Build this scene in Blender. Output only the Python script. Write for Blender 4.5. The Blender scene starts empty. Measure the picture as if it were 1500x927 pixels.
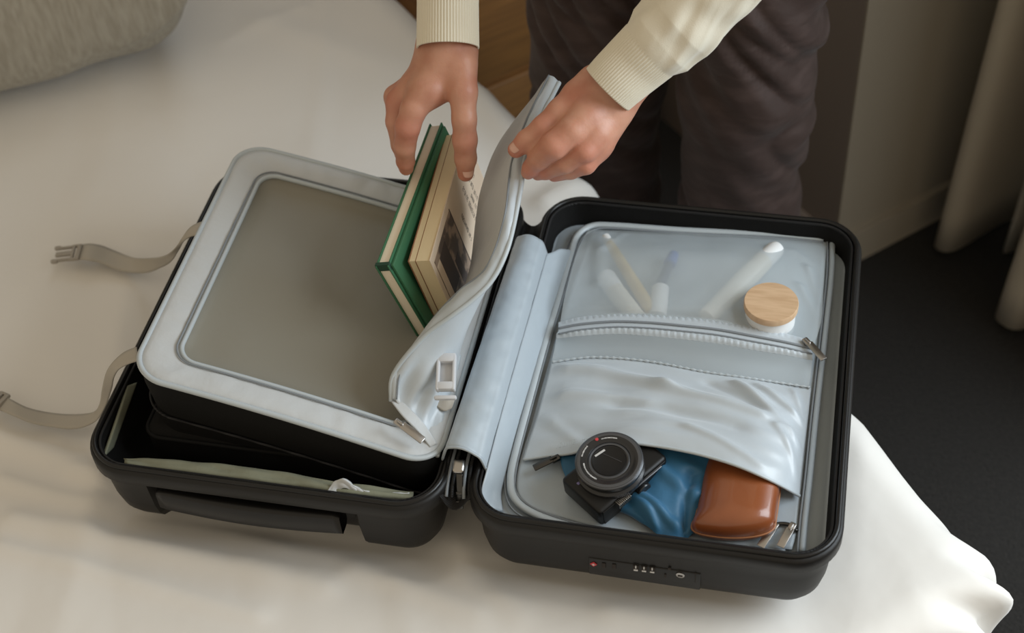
import bpy, bmesh, math, random
import numpy as np
from mathutils import Vector, Matrix, noise
random.seed(4)
S = bpy.context.scene
COL = S.collection
# ------------------------------------------------------------------ camera
CAM = np.array([0.306331252445922, -0.8593251186835564, 1.9194951602588732])
M = np.array([[0.9782321258781507, 0.10596946350901623, -0.17841631288513196],
              [0.1990152970475486, -0.7226194543095505, 0.661977368037944],
              [-0.05877771211088429, -0.6830751035259438, -0.7279791092483571]])
F = 2200.0
cd = bpy.data.cameras.new('camera'); cam = bpy.data.objects.new('camera', cd); COL.objects.link(cam)
cd.sensor_width = 36.0; cd.lens = F / 1500 * 36.0
mw = Matrix(((M[0][0], -M[0][1], -M[0][2], CAM[0]), (M[1][0], -M[1][1], -M[1][2], CAM[1]),
             (M[2][0], -M[2][1], -M[2][2], CAM[2]), (0, 0, 0, 1)))
cam.matrix_world = mw
cd.clip_start = 0.05
cd.dof.use_dof = True; cd.dof.focus_distance = 1.62; cd.dof.aperture_fstop = 4.0
S.camera = cam
S.view_settings.view_transform = 'Standard'; S.view_settings.look = 'None'
S.view_settings.gamma = 1.0; S.view_settings.use_curve_mapping = False
S.view_settings.exposure = 0.0
# ------------------------------------------------------------------ room frame: U along the bed side, V away from the bed
B0 = np.array([0.562, 0.082, 0.0]); U = np.array([0.6858, -0.7278, 0.0]); V = np.array([0.7278, 0.6858, 0.0])
def RF(u, v, z): return B0 + u * U + v * V + np.array([0, 0, z])
# ------------------------------------------------------------------ light
w = bpy.data.worlds.new('room_light'); S.world = w; w.use_nodes = True
bg = w.node_tree.nodes['Background']; bg.inputs[0].default_value = (1.0, 0.86, 0.66, 1); bg.inputs[1].default_value = 0.58
def area(name, loc, target, sx, sy, power, col):
    l = bpy.data.lights.new(name, 'AREA'); l.shape = 'RECTANGLE'; l.size = sx; l.size_y = sy; l.energy = power; l.color = col
    o = bpy.data.objects.new(name, l); COL.objects.link(o); o.location = loc
    d = Vector(target) - Vector(loc); o.rotation_euler = d.to_track_quat('-Z', 'Y').to_euler(); return o
area('window_daylight', RF(0.62, 1.08, 1.58), RF(0.1, -0.35, 0.55), 1.4, 1.4, 49.0, (0.80, 0.91, 1.0))
area('bed_head_fill', RF(-2.0, 0.53, 1.75), RF(-1.1, -0.35, 0.55), 0.9, 1.1, 6.0, (0.78, 0.90, 1.0))  # added cool fill to brighten the bed head; no window is built there

ZR = 0.66; ZB = 0.543
# ================================================================== helpers
Kx, Ky = 750.0, 463.5
def at(x, y, z):
    r = M @ np.array([(x - Kx) / F, (y - Ky) / F, 1.0]); t = (z - CAM[2]) / r[2]; return CAM + t * r
def aty(x, y, Y):
    r = M @ np.array([(x - Kx) / F, (y - Ky) / F, 1.0]); t = (Y - CAM[1]) / r[1]; return CAM + t * r
def depth(p): return float((M.T @ (np.array(p) - CAM))[2])
def A3(l): return [at(*q) for q in l]

def mesh_obj(name, V_, F_, mat, parent=None, smooth=True, subdiv=0, solid=0.0, off=0.0):
    me = bpy.data.meshes.new(name)
    me.from_pydata([tuple(map(float, v)) for v in V_], [], [tuple(map(int, f)) for f in F_]); me.update()
    if smooth: me.shade_smooth()
    o = bpy.data.objects.new(name, me); COL.objects.link(o)
    if mat: me.materials.append(mat)
    if parent:
        par(o, parent)
    if solid:
        m = o.modifiers.new('s', 'SOLIDIFY'); m.thickness = solid; m.offset = off
    if subdiv:
        m = o.modifiers.new('u', 'SUBSURF'); m.levels = subdiv; m.render_levels = subdiv
    return o
def par(o, p):
    o.parent = p
    mw = p.matrix_basis.copy() if not p.parent else p.parent.matrix_basis @ p.matrix_basis
    root = p
    while root.parent: root = root.parent
    # parts' geometry is written in room coordinates; only the root carries an offset
    if root is p: o.matrix_parent_inverse = root.matrix_basis.inverted()
def root(name, loc, label, cat, group=None):
    e = bpy.data.objects.new(name, None); COL.objects.link(e); e.location = tuple(map(float, loc)); e.empty_display_size = 0.05
    e['label'] = label; e['category'] = cat
    if group: e['group'] = group
    return e
def tag(o, label, cat, group=None):
    o['label'] = label; o['category'] = cat
    if group: o['group'] = group
    return o
def struct(o): o['kind'] = 'structure'; return o

def bm_obj(name, bm, mat, parent=None, smooth=False):
    me = bpy.data.meshes.new(name); bm.normal_update(); bm.to_mesh(me); bm.free()
    if smooth: me.shade_smooth()
    o = bpy.data.objects.new(name, me); COL.objects.link(o)
    if mat: me.materials.append(mat)
    if parent: par(o, parent)
    return o
def frame(o, x, y, z):
    x = Vector(x).normalized(); y = Vector(y).normalized(); z = Vector(z).normalized()
    return Matrix(((x[0], y[0], z[0], o[0]), (x[1], y[1], z[1], o[1]), (x[2], y[2], z[2], o[2]), (0, 0, 0, 1)))
def basis(o, xd, up=(0, 0, 1)):
    x = Vector(xd).normalized(); z = Vector(up); y = z.cross(x).normalized(); z = x.cross(y).normalized()
    return frame(o, x, y, z)
def box(bm, c, s, T=None, bev=0.0, seg=2):
    r = bmesh.ops.create_cube(bm, size=1.0); vs = r['verts']
    for v in vs: v.co = Vector((c[0] + v.co.x * s[0], c[1] + v.co.y * s[1], c[2] + v.co.z * s[2]))
    if bev > 0:
        es = list({e for v in vs for e in v.link_edges})
        rb = bmesh.ops.bevel(bm, geom=es, offset=bev, segments=seg, profile=0.5, affect='EDGES')
        vs = list({v for f in rb['faces'] for v in f.verts} | {v for v in vs if v.is_valid})
    if T is not None:
        for v in vs: v.co = T @ v.co
    return vs
def box_obj(name, c, s, mat, parent=None, T=None, bev=0.0, seg=2, smooth=None):
    bm = bmesh.new(); box(bm, c, s, T, bev, seg); return bm_obj(name, bm, mat, parent, smooth=bool(bev) if smooth is None else smooth)
def lathe(name, prof, mat, parent=None, T=None, n=40, smooth=True, cap=True):
    """prof: (radius, z) rows"""
    V_ = []; F_ = []
    for r, z in prof:
        for i in range(n):
            a = 2 * math.pi * i / n; p = Vector((r * math.cos(a), r * math.sin(a), z)); V_.append(T @ p if T is not None else p)
    for j in range(len(prof) - 1):
        for i in range(n):
            F_.append((j * n + i, j * n + (i + 1) % n, (j + 1) * n + (i + 1) % n, (j + 1) * n + i))
    if cap and prof[0][0] > 1e-5: F_.append(tuple(reversed(range(n))))
    if cap and prof[-1][0] > 1e-5: F_.append(tuple(range((len(prof) - 1) * n, len(prof) * n)))
    o = mesh_obj(name, V_, F_, mat, parent, smooth=smooth)
    if smooth: edge_split(o)
    return o
def edge_split(o, ang=38):
    m = o.modifiers.new('e', 'EDGE_SPLIT'); m.split_angle = math.radians(ang)
def cr(pts, n, closed=False):
    """resampled Catmull-Rom curve, even by arc length"""
    P = np.array(pts, float); m = len(P)
    if m == 1: return np.repeat(P, n, 0)
    Q = []
    seg = m if closed else m - 1
    for i in range(seg):
        p1 = P[i]; p2 = P[(i + 1) % m]
        p0 = P[(i - 1) % m] if (closed or i > 0) else 2 * p1 - p2
        p3 = P[(i + 2) % m] if (closed or i < m - 2) else 2 * p2 - p1
        for k in range(16):
            t = k / 16.0
            Q.append(0.5 * ((2 * p1) + (-p0 + p2) * t + (2 * p0 - 5 * p1 + 4 * p2 - p3) * t * t + (-p0 + 3 * p1 - 3 * p2 + p3) * t ** 3))
    Q.append(P[0] if closed else P[-1]); Q = np.array(Q)
    L = np.r_[0, np.cumsum(np.linalg.norm(np.diff(Q, axis=0), axis=1))]
    s = np.linspace(0, L[-1], n + 1 if closed else n)
    if closed: s = s[:-1]
    return np.stack([np.interp(s, L, Q[:, k]) for k in range(Q.shape[1])], 1)
def grid_faces(nu, nv, cu=False):
    F_ = []
    for j in range(nv - 1):
        for i in range(nu if cu else nu - 1):
            a = j * nu + i; b = j * nu + (i + 1) % nu; F_.append((a, b, b + nu, a + nu))
    return F_
def patch(name, rows, nu, nv, mat, parent=None, disp=None, solid=0.0, px=True, ddir=(0, 0, 1), off=0.0):
    """sheet through rows of (pixel x, pixel y, height) or room points"""
    R = [cr(A3(r) if px else r, nu) for r in rows]
    R = np.array(R); C = np.array([cr(R[:, i], nv) for i in range(nu)])      # nu x nv x 3
    G = np.transpose(C, (1, 0, 2)).copy()
    if disp:
        d = np.array(ddir, float)
        for j in range(nv):
            for i in range(nu): G[j, i] += d * disp(i / (nu - 1), j / (nv - 1))
    return mesh_obj(name, G.reshape(-1, 3), grid_faces(nu, nv), mat, parent, solid=solid, off=off)
def frames(P, closed=False):
    P = np.array(P); n = len(P)
    T = np.roll(P, -1, 0) - np.roll(P, 1, 0) if closed else np.gradient(P, axis=0)
    T /= np.linalg.norm(T, axis=1)[:, None] + 1e-12
    up = np.array([0, 0, 1.0])
    if abs(T[0] @ up) > 0.9: up = np.array([0, 1.0, 0])
    N = []; prev = np.cross(T[0], up); prev /= np.linalg.norm(prev)
    for t in T:
        v = prev - (prev @ t) * t; v /= np.linalg.norm(v) + 1e-12; N.append(v); prev = v
    N = np.array(N); return T, N, np.cross(T, N)
def tube(name, pts, r, mat, parent=None, n=60, k=10, closed=False, rfun=None, raw=False, squash=1.0):
    P = np.array(pts) if raw else cr(pts, n, closed)
    n = len(P); T, N, Bn = frames(P, closed); V_ = []
    for i in range(n):
        ri = rfun(i / (n - 1)) if rfun else r
        for j in range(k):
            a = 2 * math.pi * j / k; V_.append(P[i] + ri * (math.cos(a) * N[i] + squash * math.sin(a) * Bn[i]))
    F_ = []
    for i in range(n if closed else n - 1):
        for j in range(k):
            a = i * k + j; b = i * k + (j + 1) % k; i2 = (i + 1) % n; F_.append((a, b, i2 * k + (j + 1) % k, i2 * k + j))
    if not closed: F_ += [tuple(range(k))[::-1], tuple(range((n - 1) * k, n * k))]
    return mesh_obj(name, V_, F_, mat, parent)
def rrect(cx, cy, hx, hy, r, ns=40, nc=10):
    r = max(min(r, hx - 1e-4, hy - 1e-4), 1e-4); P = []
    cs = [(cx + hx - r, cy - hy + r, -90), (cx + hx - r, cy + hy - r, 0), (cx - hx + r, cy + hy - r, 90), (cx - hx + r, cy - hy + r, 180)]
    for q in range(4):
        x, y, a0 = cs[q]
        for i in range(nc + 1):
            a = math.radians(a0 + 90 * i / nc); P.append((x + r * math.cos(a), y + r * math.sin(a)))
        x2, y2, a2 = cs[(q + 1) % 4]; e = (x2 + r * math.cos(math.radians(a2)), y2 + r * math.sin(math.radians(a2))); s = P[-1]
        for i in range(1, ns): P.append((s[0] + (e[0] - s[0]) * i / ns, s[1] + (e[1] - s[1]) * i / ns))
    return P
def ridge(u, v, L):
    h = 0
    for (u0, v0, u1, v1, wd, ht) in L:
        dx, dy = u1 - u0, v1 - v0; l2 = dx * dx + dy * dy
        t = max(0, min(1, ((u - u0) * dx + (v - v0) * dy) / l2)); d = math.hypot(u - u0 - t * dx, v - v0 - t * dy)
        h += ht * math.exp(-(d / wd) ** 2)
    return h
def fbm(p, sc, oct=3):
    return noise.fractal(Vector(p) * sc, 1.0, 2.0, oct)
# ---- signed distance bodies
def surface_nets(D, org, h):
    s = D < 0
    c = np.zeros(tuple(np.array(D.shape) - 1) + (4,), np.float32)
    nx, ny, nz = c.shape[:3]
    def sl(o): return tuple(slice(o[k], o[k] + (nx, ny, nz)[k]) for k in range(3))
    cor = [(i, j, k) for i in (0, 1) for j in (0, 1) for k in (0, 1)]
    for a in cor:
        for ax in range(3):
            if a[ax] == 0:
                b = list(a); b[ax] = 1; b = tuple(b)
                da = D[sl(a)]; db = D[sl(b)]; cr_ = (da < 0) != (db < 0)
                with np.errstate(divide='ignore', invalid='ignore'): t = np.where(cr_, da / (da - db), 0)
                for m in range(3): c[..., m] += np.where(cr_, a[m] + (t if m == ax else 0), 0)
                c[..., 3] += cr_
    act = c[..., 3] > 0
    idx = -np.ones(act.shape, int); ii = np.argwhere(act); idx[act] = np.arange(len(ii))
    Vt = (ii + c[act][:, :3] / c[act][:, 3:4]) * h + org
    Fs = []
    for ax in range(3):
        o1, o2 = [k for k in range(3) if k != ax]
        a = s[tuple(slice(0, -1) if k == ax else slice(1, -1) for k in range(3))]
        b = s[tuple(slice(1, None) if k == ax else slice(1, -1) for k in range(3))]
        e = np.argwhere(a != b); fl = a[tuple(e.T)]
        base = e.copy(); base[:, o1] += 1; base[:, o2] += 1
        def g(d1, d2):
            q = base.copy(); q[:, o1] -= d1; q[:, o2] -= d2; return idx[tuple(q.T)]
        q = np.stack([g(0, 0), g(1, 0), g(1, 1), g(0, 1)], 1)
        if ax == 1: fl = ~fl
        q[~fl] = q[~fl][:, ::-1]; Fs.append(q)
    return Vt, np.concatenate(Fs)
def smin(a, b, k):
    h = np.clip(0.5 + 0.5 * (b - a) / k, 0, 1); return b * (1 - h) + a * h - k * h * (1 - h)
def cone(G, a, b, ra, rb, flat=None):
    a = np.array(a, np.float32); b = np.array(b, np.float32); ab = b - a; l2 = max(float(ab @ ab), 1e-9)
    q = G - a; t = np.clip((q @ ab) / l2, 0, 1); d = q - t[..., None] * ab
    if flat is not None:
        nrm, k = flat; dn = d @ nrm; d = d + ((1 / k - 1) * dn)[..., None] * nrm
        return (np.sqrt((d * d).sum(-1)) - (ra + (rb - ra) * t)) * (0.5 + 0.5 * k)
    return np.sqrt((d * d).sum(-1)) - (ra + (rb - ra) * t)
def sdf_grid(pts, pad, h):
    P = np.array(pts); lo = P.min(0) - pad; hi = P.max(0) + pad
    ax = [np.arange(lo[k], hi[k] + h, h, dtype=np.float32) for k in range(3)]
    return np.stack(np.meshgrid(*ax, indexing='ij'), -1), lo
# ================================================================== materials
def mat(name, col, rough=0.6, metal=0.0, sheen=0.0, bump=None, var=None, spec=0.5, trans=0.0, coat=0.0, wave=None, sss=0.0, aniso=None):
    m = bpy.data.materials.new(name); m.use_nodes = True; nt = m.node_tree; b = nt.nodes['Principled BSDF']
    b.inputs['Base Color'].default_value = (*col, 1); b.inputs['Roughness'].default_value = rough; b.inputs['Metallic'].default_value = metal
    b.inputs['Specular IOR Level'].default_value = spec; b.inputs['Sheen Weight'].default_value = sheen; b.inputs['Coat Weight'].default_value = coat
    b.inputs['Transmission Weight'].default_value = trans
    if sss: b.inputs['Subsurface Weight'].default_value = sss; b.inputs['Subsurface Radius'].default_value = (0.012, 0.004, 0.002); b.inputs['Subsurface Scale'].default_value = 0.6
    tc = nt.nodes.new('ShaderNodeTexCoord'); out = None
    def mapping(sc):
        mp = nt.nodes.new('ShaderNodeMapping'); mp.inputs['Scale'].default_value = sc if hasattr(sc, '__len__') else (sc, sc, sc)
        nt.links.new(tc.outputs['Object'], mp.inputs['Vector']); return mp.outputs['Vector']
    last = None
    for spec_ in (bump or []):
        sc, strength, dist = spec_
        n = nt.nodes.new('ShaderNodeTexNoise'); n.inputs['Detail'].default_value = 4; n.inputs['Scale'].default_value = 1.0
        nt.links.new(mapping(sc), n.inputs['Vector'])
        bp = nt.nodes.new('ShaderNodeBump'); bp.inputs['Strength'].default_value = strength; bp.inputs['Distance'].default_value = dist
        nt.links.new(n.outputs['Fac'], bp.inputs['Height'])
        if last: nt.links.new(last, bp.inputs['Normal'])
        last = bp.outputs['Normal']
    if wave:
        for (dirn, sc, strength, dist) in wave:
            wv = nt.nodes.new('ShaderNodeTexWave'); wv.bands_direction = dirn; wv.inputs['Scale'].default_value = sc; wv.inputs['Distortion'].default_value = 0.4
            nt.links.new(tc.outputs['Object'], wv.inputs['Vector'])
            bp = nt.nodes.new('ShaderNodeBump'); bp.inputs['Strength'].default_value = strength; bp.inputs['Distance'].default_value = dist
            nt.links.new(wv.outputs['Fac'], bp.inputs['Height'])
            if last: nt.links.new(last, bp.inputs['Normal'])
            last = bp.outputs['Normal']
    if last: nt.links.new(last, b.inputs['Normal'])
    if var:
        sc, c2, lo, hi = var
        n = nt.nodes.new('ShaderNodeTexNoise'); n.inputs['Scale'].default_value = 1.0; n.inputs['Detail'].default_value = 5
        nt.links.new(mapping(sc), n.inputs['Vector'])
        r = nt.nodes.new('ShaderNodeValToRGB'); r.color_ramp.elements[0].position = lo; r.color_ramp.elements[1].position = hi
        r.color_ramp.elements[0].color = (*col, 1); r.color_ramp.elements[1].color = (*c2, 1)
        nt.links.new(n.outputs['Fac'], r.inputs['Fac']); nt.links.new(r.outputs['Color'], b.inputs['Base Color'])
    return m
MT = {}
MT['duvet'] = mat('duvet_cotton', (0.74, 0.715, 0.675), 0.75, sheen=0.15, bump=[(6.0, 0.25, 0.02), (900, 0.08, 0.0004)])
MT['mattress'] = mat('mattress_ticking', (0.6, 0.58, 0.54), 0.8, bump=[(300, 0.1, 0.001)])
MT['pillow'] = mat('pillow_linen', (0.29, 0.265, 0.215), 0.85, sheen=0.1, bump=[((60, 60, 14), 0.35, 0.006), (700, 0.25, 0.001)], var=((140, 140, 22), (0.37, 0.345, 0.29), 0.35, 0.65))
MT['plastic'] = mat('black_polycarbonate', (0.0095, 0.0088, 0.0082), 0.46, bump=[(1500, 0.12, 0.0003)], spec=0.30)
MT['rim'] = mat('black_rim_plastic', (0.008, 0.0075, 0.0072), 0.33, bump=[(900, 0.05, 0.0003)], spec=0.35)
MT['zip_tape'] = mat('dark_zip_tape', (0.014, 0.0135, 0.014), 0.6, spec=0.3, wave=[('Y', 160, 0.6, 0.001)])
MT['lining'] = mat('pale_blue_grey_lining', (0.37, 0.425, 0.47), 0.42, sheen=0.2, bump=[(22, 0.25, 0.006), (1200, 0.15, 0.0003)])
MT['satin'] = mat('satin_lining', (0.45, 0.495, 0.53), 0.34, sheen=0.25, bump=[(30, 0.2, 0.004), (1500, 0.12, 0.0003)])
MT['piping'] = mat('piping_fabric', (0.43, 0.475, 0.50), 0.42, sheen=0.1, bump=[(500, 0.2, 0.0004)])
MT['seam'] = mat('seam_thread', (0.20, 0.22, 0.24), 0.7)
MT['band'] = mat('pale_grey_fabric', (0.50, 0.52, 0.53), 0.45, sheen=0.15, bump=[(45, 0.35, 0.004), (1200, 0.15, 0.0003)])
MT['mesh_panel'] = mat('taupe_mesh_fabric', (0.225, 0.212, 0.172), 0.5, sheen=0.05, bump=[(9, 0.3, 0.01), (1800, 0.3, 0.0003)])
MT['black_fabric'] = mat('black_nylon', (0.006, 0.0058, 0.0056), 0.8, spec=0.2, bump=[(60, 0.3, 0.003), (1200, 0.2, 0.0003)])
MT['olive'] = mat('olive_cotton', (0.20, 0.205, 0.145), 0.85, bump=[(40, 0.4, 0.004)])
MT['webbing'] = mat('taupe_webbing', (0.40, 0.37, 0.32), 0.7, bump=[(700, 0.3, 0.0005)])
MT['buckle'] = mat('taupe_plastic', (0.33, 0.30, 0.26), 0.4)
MT['buckle_white'] = mat('pale_grey_plastic', (0.55, 0.56, 0.58), 0.35)
MT['metal'] = mat('gunmetal', (0.42, 0.40, 0.38), 0.28, metal=1.0)
MT['dark_metal'] = mat('dark_metal', (0.08, 0.078, 0.075), 0.3, metal=1.0)
MT['green_cover'] = mat('green_cloth_cover', (0.035, 0.14, 0.065), 0.62, bump=[(900, 0.2, 0.0004)])
MT['green_dark'] = mat('dark_green_elastic', (0.012, 0.05, 0.028), 0.7)
MT['pages'] = mat('cream_page_edges', (0.80, 0.72, 0.58), 0.8, bump=[((60, 60, 60), 0.2, 0.001)])
MT['pages_tan'] = mat('tan_page_edges', (0.70, 0.57, 0.36), 0.8, wave=[('X', 300, 0.3, 0.0006)])
MT['cream_cover'] = mat('cream_paper_cover', (0.66, 0.53, 0.40), 0.7, var=(20, (0.60, 0.47, 0.35), 0.4, 0.6))
MT['brown_cover'] = mat('brown_cover_edge', (0.22, 0.10, 0.045), 0.6)
MT['ink'] = mat('print_ink', (0.06, 0.045, 0.04), 0.7)
MT['photo_print'] = mat('photo_print', (0.30, 0.22, 0.16), 0.6, var=(60, (0.09, 0.065, 0.05), 0.42, 0.56))
MT['skin'] = mat('skin', (0.55, 0.285, 0.195), 0.46, sss=0.18, bump=[(90, 0.25, 0.002), (500, 0.25, 0.0006)], var=(35, (0.46, 0.205, 0.135), 0.40, 0.68))
MT['nail'] = mat('fingernail', (0.62, 0.36, 0.28), 0.28, sss=0.1)
MT['knit'] = mat('cream_knit', (0.70, 0.65, 0.53), 0.85, sheen=0.2, bump=[(900, 0.35, 0.0008), (60, 0.15, 0.002)])
MT['velvet'] = mat('dark_brown_velvet', (0.040, 0.024, 0.020), 0.7, spec=0.3, sheen=0.07, bump=[((14, 14, 34), 0.35, 0.010), (900, 0.2, 0.0005)], var=((20, 20, 60), (0.062, 0.040, 0.035), 0.45, 0.7))
MT['leather'] = mat('brown_leather', (0.25, 0.075, 0.024), 0.30, coat=0.35, bump=[(350, 0.15, 0.0004)], var=(16, (0.20, 0.055, 0.018), 0.35, 0.7))
MT['leather_seam'] = mat('leather_seam', (0.33, 0.13, 0.05), 0.45)
MT['blue_cloth'] = mat('blue_cloth', (0.018, 0.115, 0.225), 0.55, sheen=0.2, bump=[(40, 0.3, 0.004), (1500, 0.15, 0.0003)])
MT['camera_black'] = mat('camera_black', (0.006, 0.006, 0.0062), 0.42, bump=[(1500, 0.1, 0.0002)], spec=0.35)
MT['camera_gloss'] = mat('camera_gloss_ring', (0.014, 0.0145, 0.016), 0.22)
MT['camera_grey'] = mat('camera_grey_ring', (0.10, 0.105, 0.115), 0.30, metal=0.6)
MT['white_mark'] = mat('white_mark', (0.55, 0.55, 0.55), 0.5)
MT['red_mark'] = mat('red_mark', (0.55, 0.05, 0.06), 0.5)
MT['wood_lid'] = mat('beech_lid', (0.62, 0.43, 0.27), 0.5, var=((30, 240, 30), (0.52, 0.34, 0.20), 0.35, 0.65))
MT['white_plastic'] = mat('white_plastic', (0.72, 0.73, 0.73), 0.35)
MT['cream_plastic'] = mat('cream_plastic', (0.66, 0.62, 0.54), 0.4)
MT['bamboo'] = mat('bamboo', (0.56, 0.40, 0.16), 0.5)
MT['blue_plastic'] = mat('blue_plastic', (0.08, 0.15, 0.42), 0.4)
MT['navy'] = mat('navy_plastic', (0.05, 0.065, 0.11), 0.4)
MT['carpet'] = mat('charcoal_carpet', (0.009, 0.0078, 0.0066), 0.95, sheen=0.05, bump=[(260, 0.8, 0.006)], var=(160, (0.017, 0.015, 0.013), 0.4, 0.65))
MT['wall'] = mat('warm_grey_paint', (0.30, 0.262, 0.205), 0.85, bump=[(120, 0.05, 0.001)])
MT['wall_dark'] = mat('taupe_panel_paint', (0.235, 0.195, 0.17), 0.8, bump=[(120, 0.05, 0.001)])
MT['wood'] = mat('oak_nightstand', (0.45, 0.225, 0.075), 0.5, var=((8, 8, 130), (0.33, 0.165, 0.06), 0.35, 0.65), bump=[((10, 10, 120), 0.15, 0.002)])
MT['dark'] = mat('lock_near_black', (0.02, 0.015, 0.012), 0.8)  # near-black of the lock's slots, dials and panel line
def thin_mat(name, col, alpha, rough, transl, gloss_rough=0.35):
    m = bpy.data.materials.new(name); m.use_nodes = True; nt = m.node_tree; b = nt.nodes['Principled BSDF']; out = nt.nodes['Material Output']
    b.inputs['Base Color'].default_value = (*col, 1); b.inputs['Roughness'].default_value = gloss_rough
    tl = nt.nodes.new('ShaderNodeBsdfTranslucent'); tl.inputs[0].default_value = (*col, 1)
    tr = nt.nodes.new('ShaderNodeBsdfTransparent')
    m1 = nt.nodes.new('ShaderNodeMixShader'); m1.inputs[0].default_value = transl
    nt.links.new(b.outputs[0], m1.inputs[1]); nt.links.new(tl.outputs[0], m1.inputs[2])
    m2 = nt.nodes.new('ShaderNodeMixShader'); m2.inputs[0].default_value = alpha
    nt.links.new(tr.outputs[0], m2.inputs[1]); nt.links.new(m1.outputs[0], m2.inputs[2])
    nt.links.new(m2.outputs[0], out.inputs[0]); return m
MT['film'] = thin_mat('frosted_mesh_film', (0.62, 0.68, 0.71), 0.55, 0.4, 0.25, 0.28)
MT['curtain'] = thin_mat('curtain_linen', (0.56, 0.495, 0.39), 0.97, 0.8, 0.25, 0.8)

# ================================================================== setting
def quad_wall(name, p, q, z0, z1, th, mat_, nrm):
    """slab from plan point p to q, thickness th to the side of nrm"""
    p = np.array(p); q = np.array(q); n = np.array(nrm) * th; c = (p + q) / 2 + n / 2; L = np.linalg.norm(q - p)
    T = basis((c[0], c[1], (z0 + z1) / 2), q - p)
    return struct(box_obj(name, (0, 0, 0), (L, th, z1 - z0), mat_, T=T))
fl = box_obj('floor', (0, 0, -0.02), (7, 7, 0.04), MT['carpet']); struct(fl)
PV = 0.552; PU = -0.854                               # pier face and pier corner in room coordinates
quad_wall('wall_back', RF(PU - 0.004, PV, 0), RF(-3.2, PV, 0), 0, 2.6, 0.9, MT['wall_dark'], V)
pier = quad_wall('wall_reveal', RF(PU, PV, 0), RF(PU, PV + 0.9, 0), 0, 2.6, 0.004, MT['wall'], -U)
quad_wall('wall_window', RF(PU, 1.12, 0), RF(-0.05, 1.12, 0), 0, 2.6, 0.12, MT['wall'], V)
quad_wall('baseboard_reveal', RF(PU, PV, 0), RF(PU, PV + 0.56, 0), 0, 0.075, 0.012, MT['wall'], U)
quad_wall('baseboard_window', RF(PU + 0.064, 1.12, 0), RF(-0.05, 1.12, 0), 0, 0.075, 0.012, MT['wall'], -V)
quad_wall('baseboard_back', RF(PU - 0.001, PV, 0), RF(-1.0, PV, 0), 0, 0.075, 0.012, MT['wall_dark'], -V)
quad_wall('wall_head', RF(-2.45, PV - 0.02, 0), RF(-2.45, -2.4, 0), 0, 2.6, 0.1, MT['wall'], -U)

# curtain: one hanging sheet with deep folds, in front of the window
def curtain():
    n = 220; nz = 30; V_ = []
    us = [(-0.775, 0.93), (-0.792, 0.80), (-0.785, 0.725), (-0.765, 0.712), (-0.748, 0.74), (-0.752, 0.85), (-0.735, 0.93), (-0.715, 0.84), (-0.695, 0.80), (-0.68, 0.86), (-0.655, 0.93), (-0.625, 0.80), (-0.60, 0.69), (-0.57, 0.675), (-0.545, 0.70), (-0.53, 0.82), (-0.50, 0.88), (-0.46, 0.78), (-0.43, 0.69), (-0.39, 0.68), (-0.36, 0.78), (-0.32, 0.86), (-0.28, 0.76), (-0.22, 0.70), (-0.16, 0.8)]
    P = cr([(a, b, 0) for a, b in us], n)
    for j in range(nz):
        z = 0.028 + 2.4 * j / (nz - 1)
        for i in range(n):
            k = 1 - 0.10 * (z / 2.4) + 0.02 * math.sin(i * 0.21 + z * 2.5)
            V_.append(RF(P[i][0] + 0.05 * z, 0.80 + (P[i][1] - 0.80) * k, z))
    o = mesh_obj('curtain', V_, grid_faces(n, nz), MT['curtain'], solid=0.0015)
    tag(o, 'long pale linen curtain hanging in deep folds to the dark carpet', 'curtain')
curtain()

# nightstand behind the bed
ns = root('nightstand', RF(-1.62, 0.30, 0), 'warm brown wooden bedside cabinet with drawer gap, behind the bed edge', 'nightstand')
Tn = basis(RF(-1.62, 0.30, 0.0), U)
box_obj('cabinet_body', (0, 0, 0.25), (0.50, 0.40, 0.50), MT['wood'], ns, T=Tn, bev=0.004)
box_obj('drawer_front', (0.255, 0, 0.395), (0.02, 0.39, 0.225), MT['wood'], ns, T=Tn, bev=0.003)
box_obj('drawer_front', (0.255, 0, 0.14), (0.02, 0.39, 0.25), MT['wood'], ns, T=Tn, bev=0.003)
box_obj('drawer_front', (0, -0.205, 0.395), (0.49, 0.014, 0.225), MT['wood'], ns, T=Tn, bev=0.003)
box_obj('drawer_front', (0, -0.205, 0.14), (0.49, 0.014, 0.25), MT['wood'], ns, T=Tn, bev=0.003)

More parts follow.
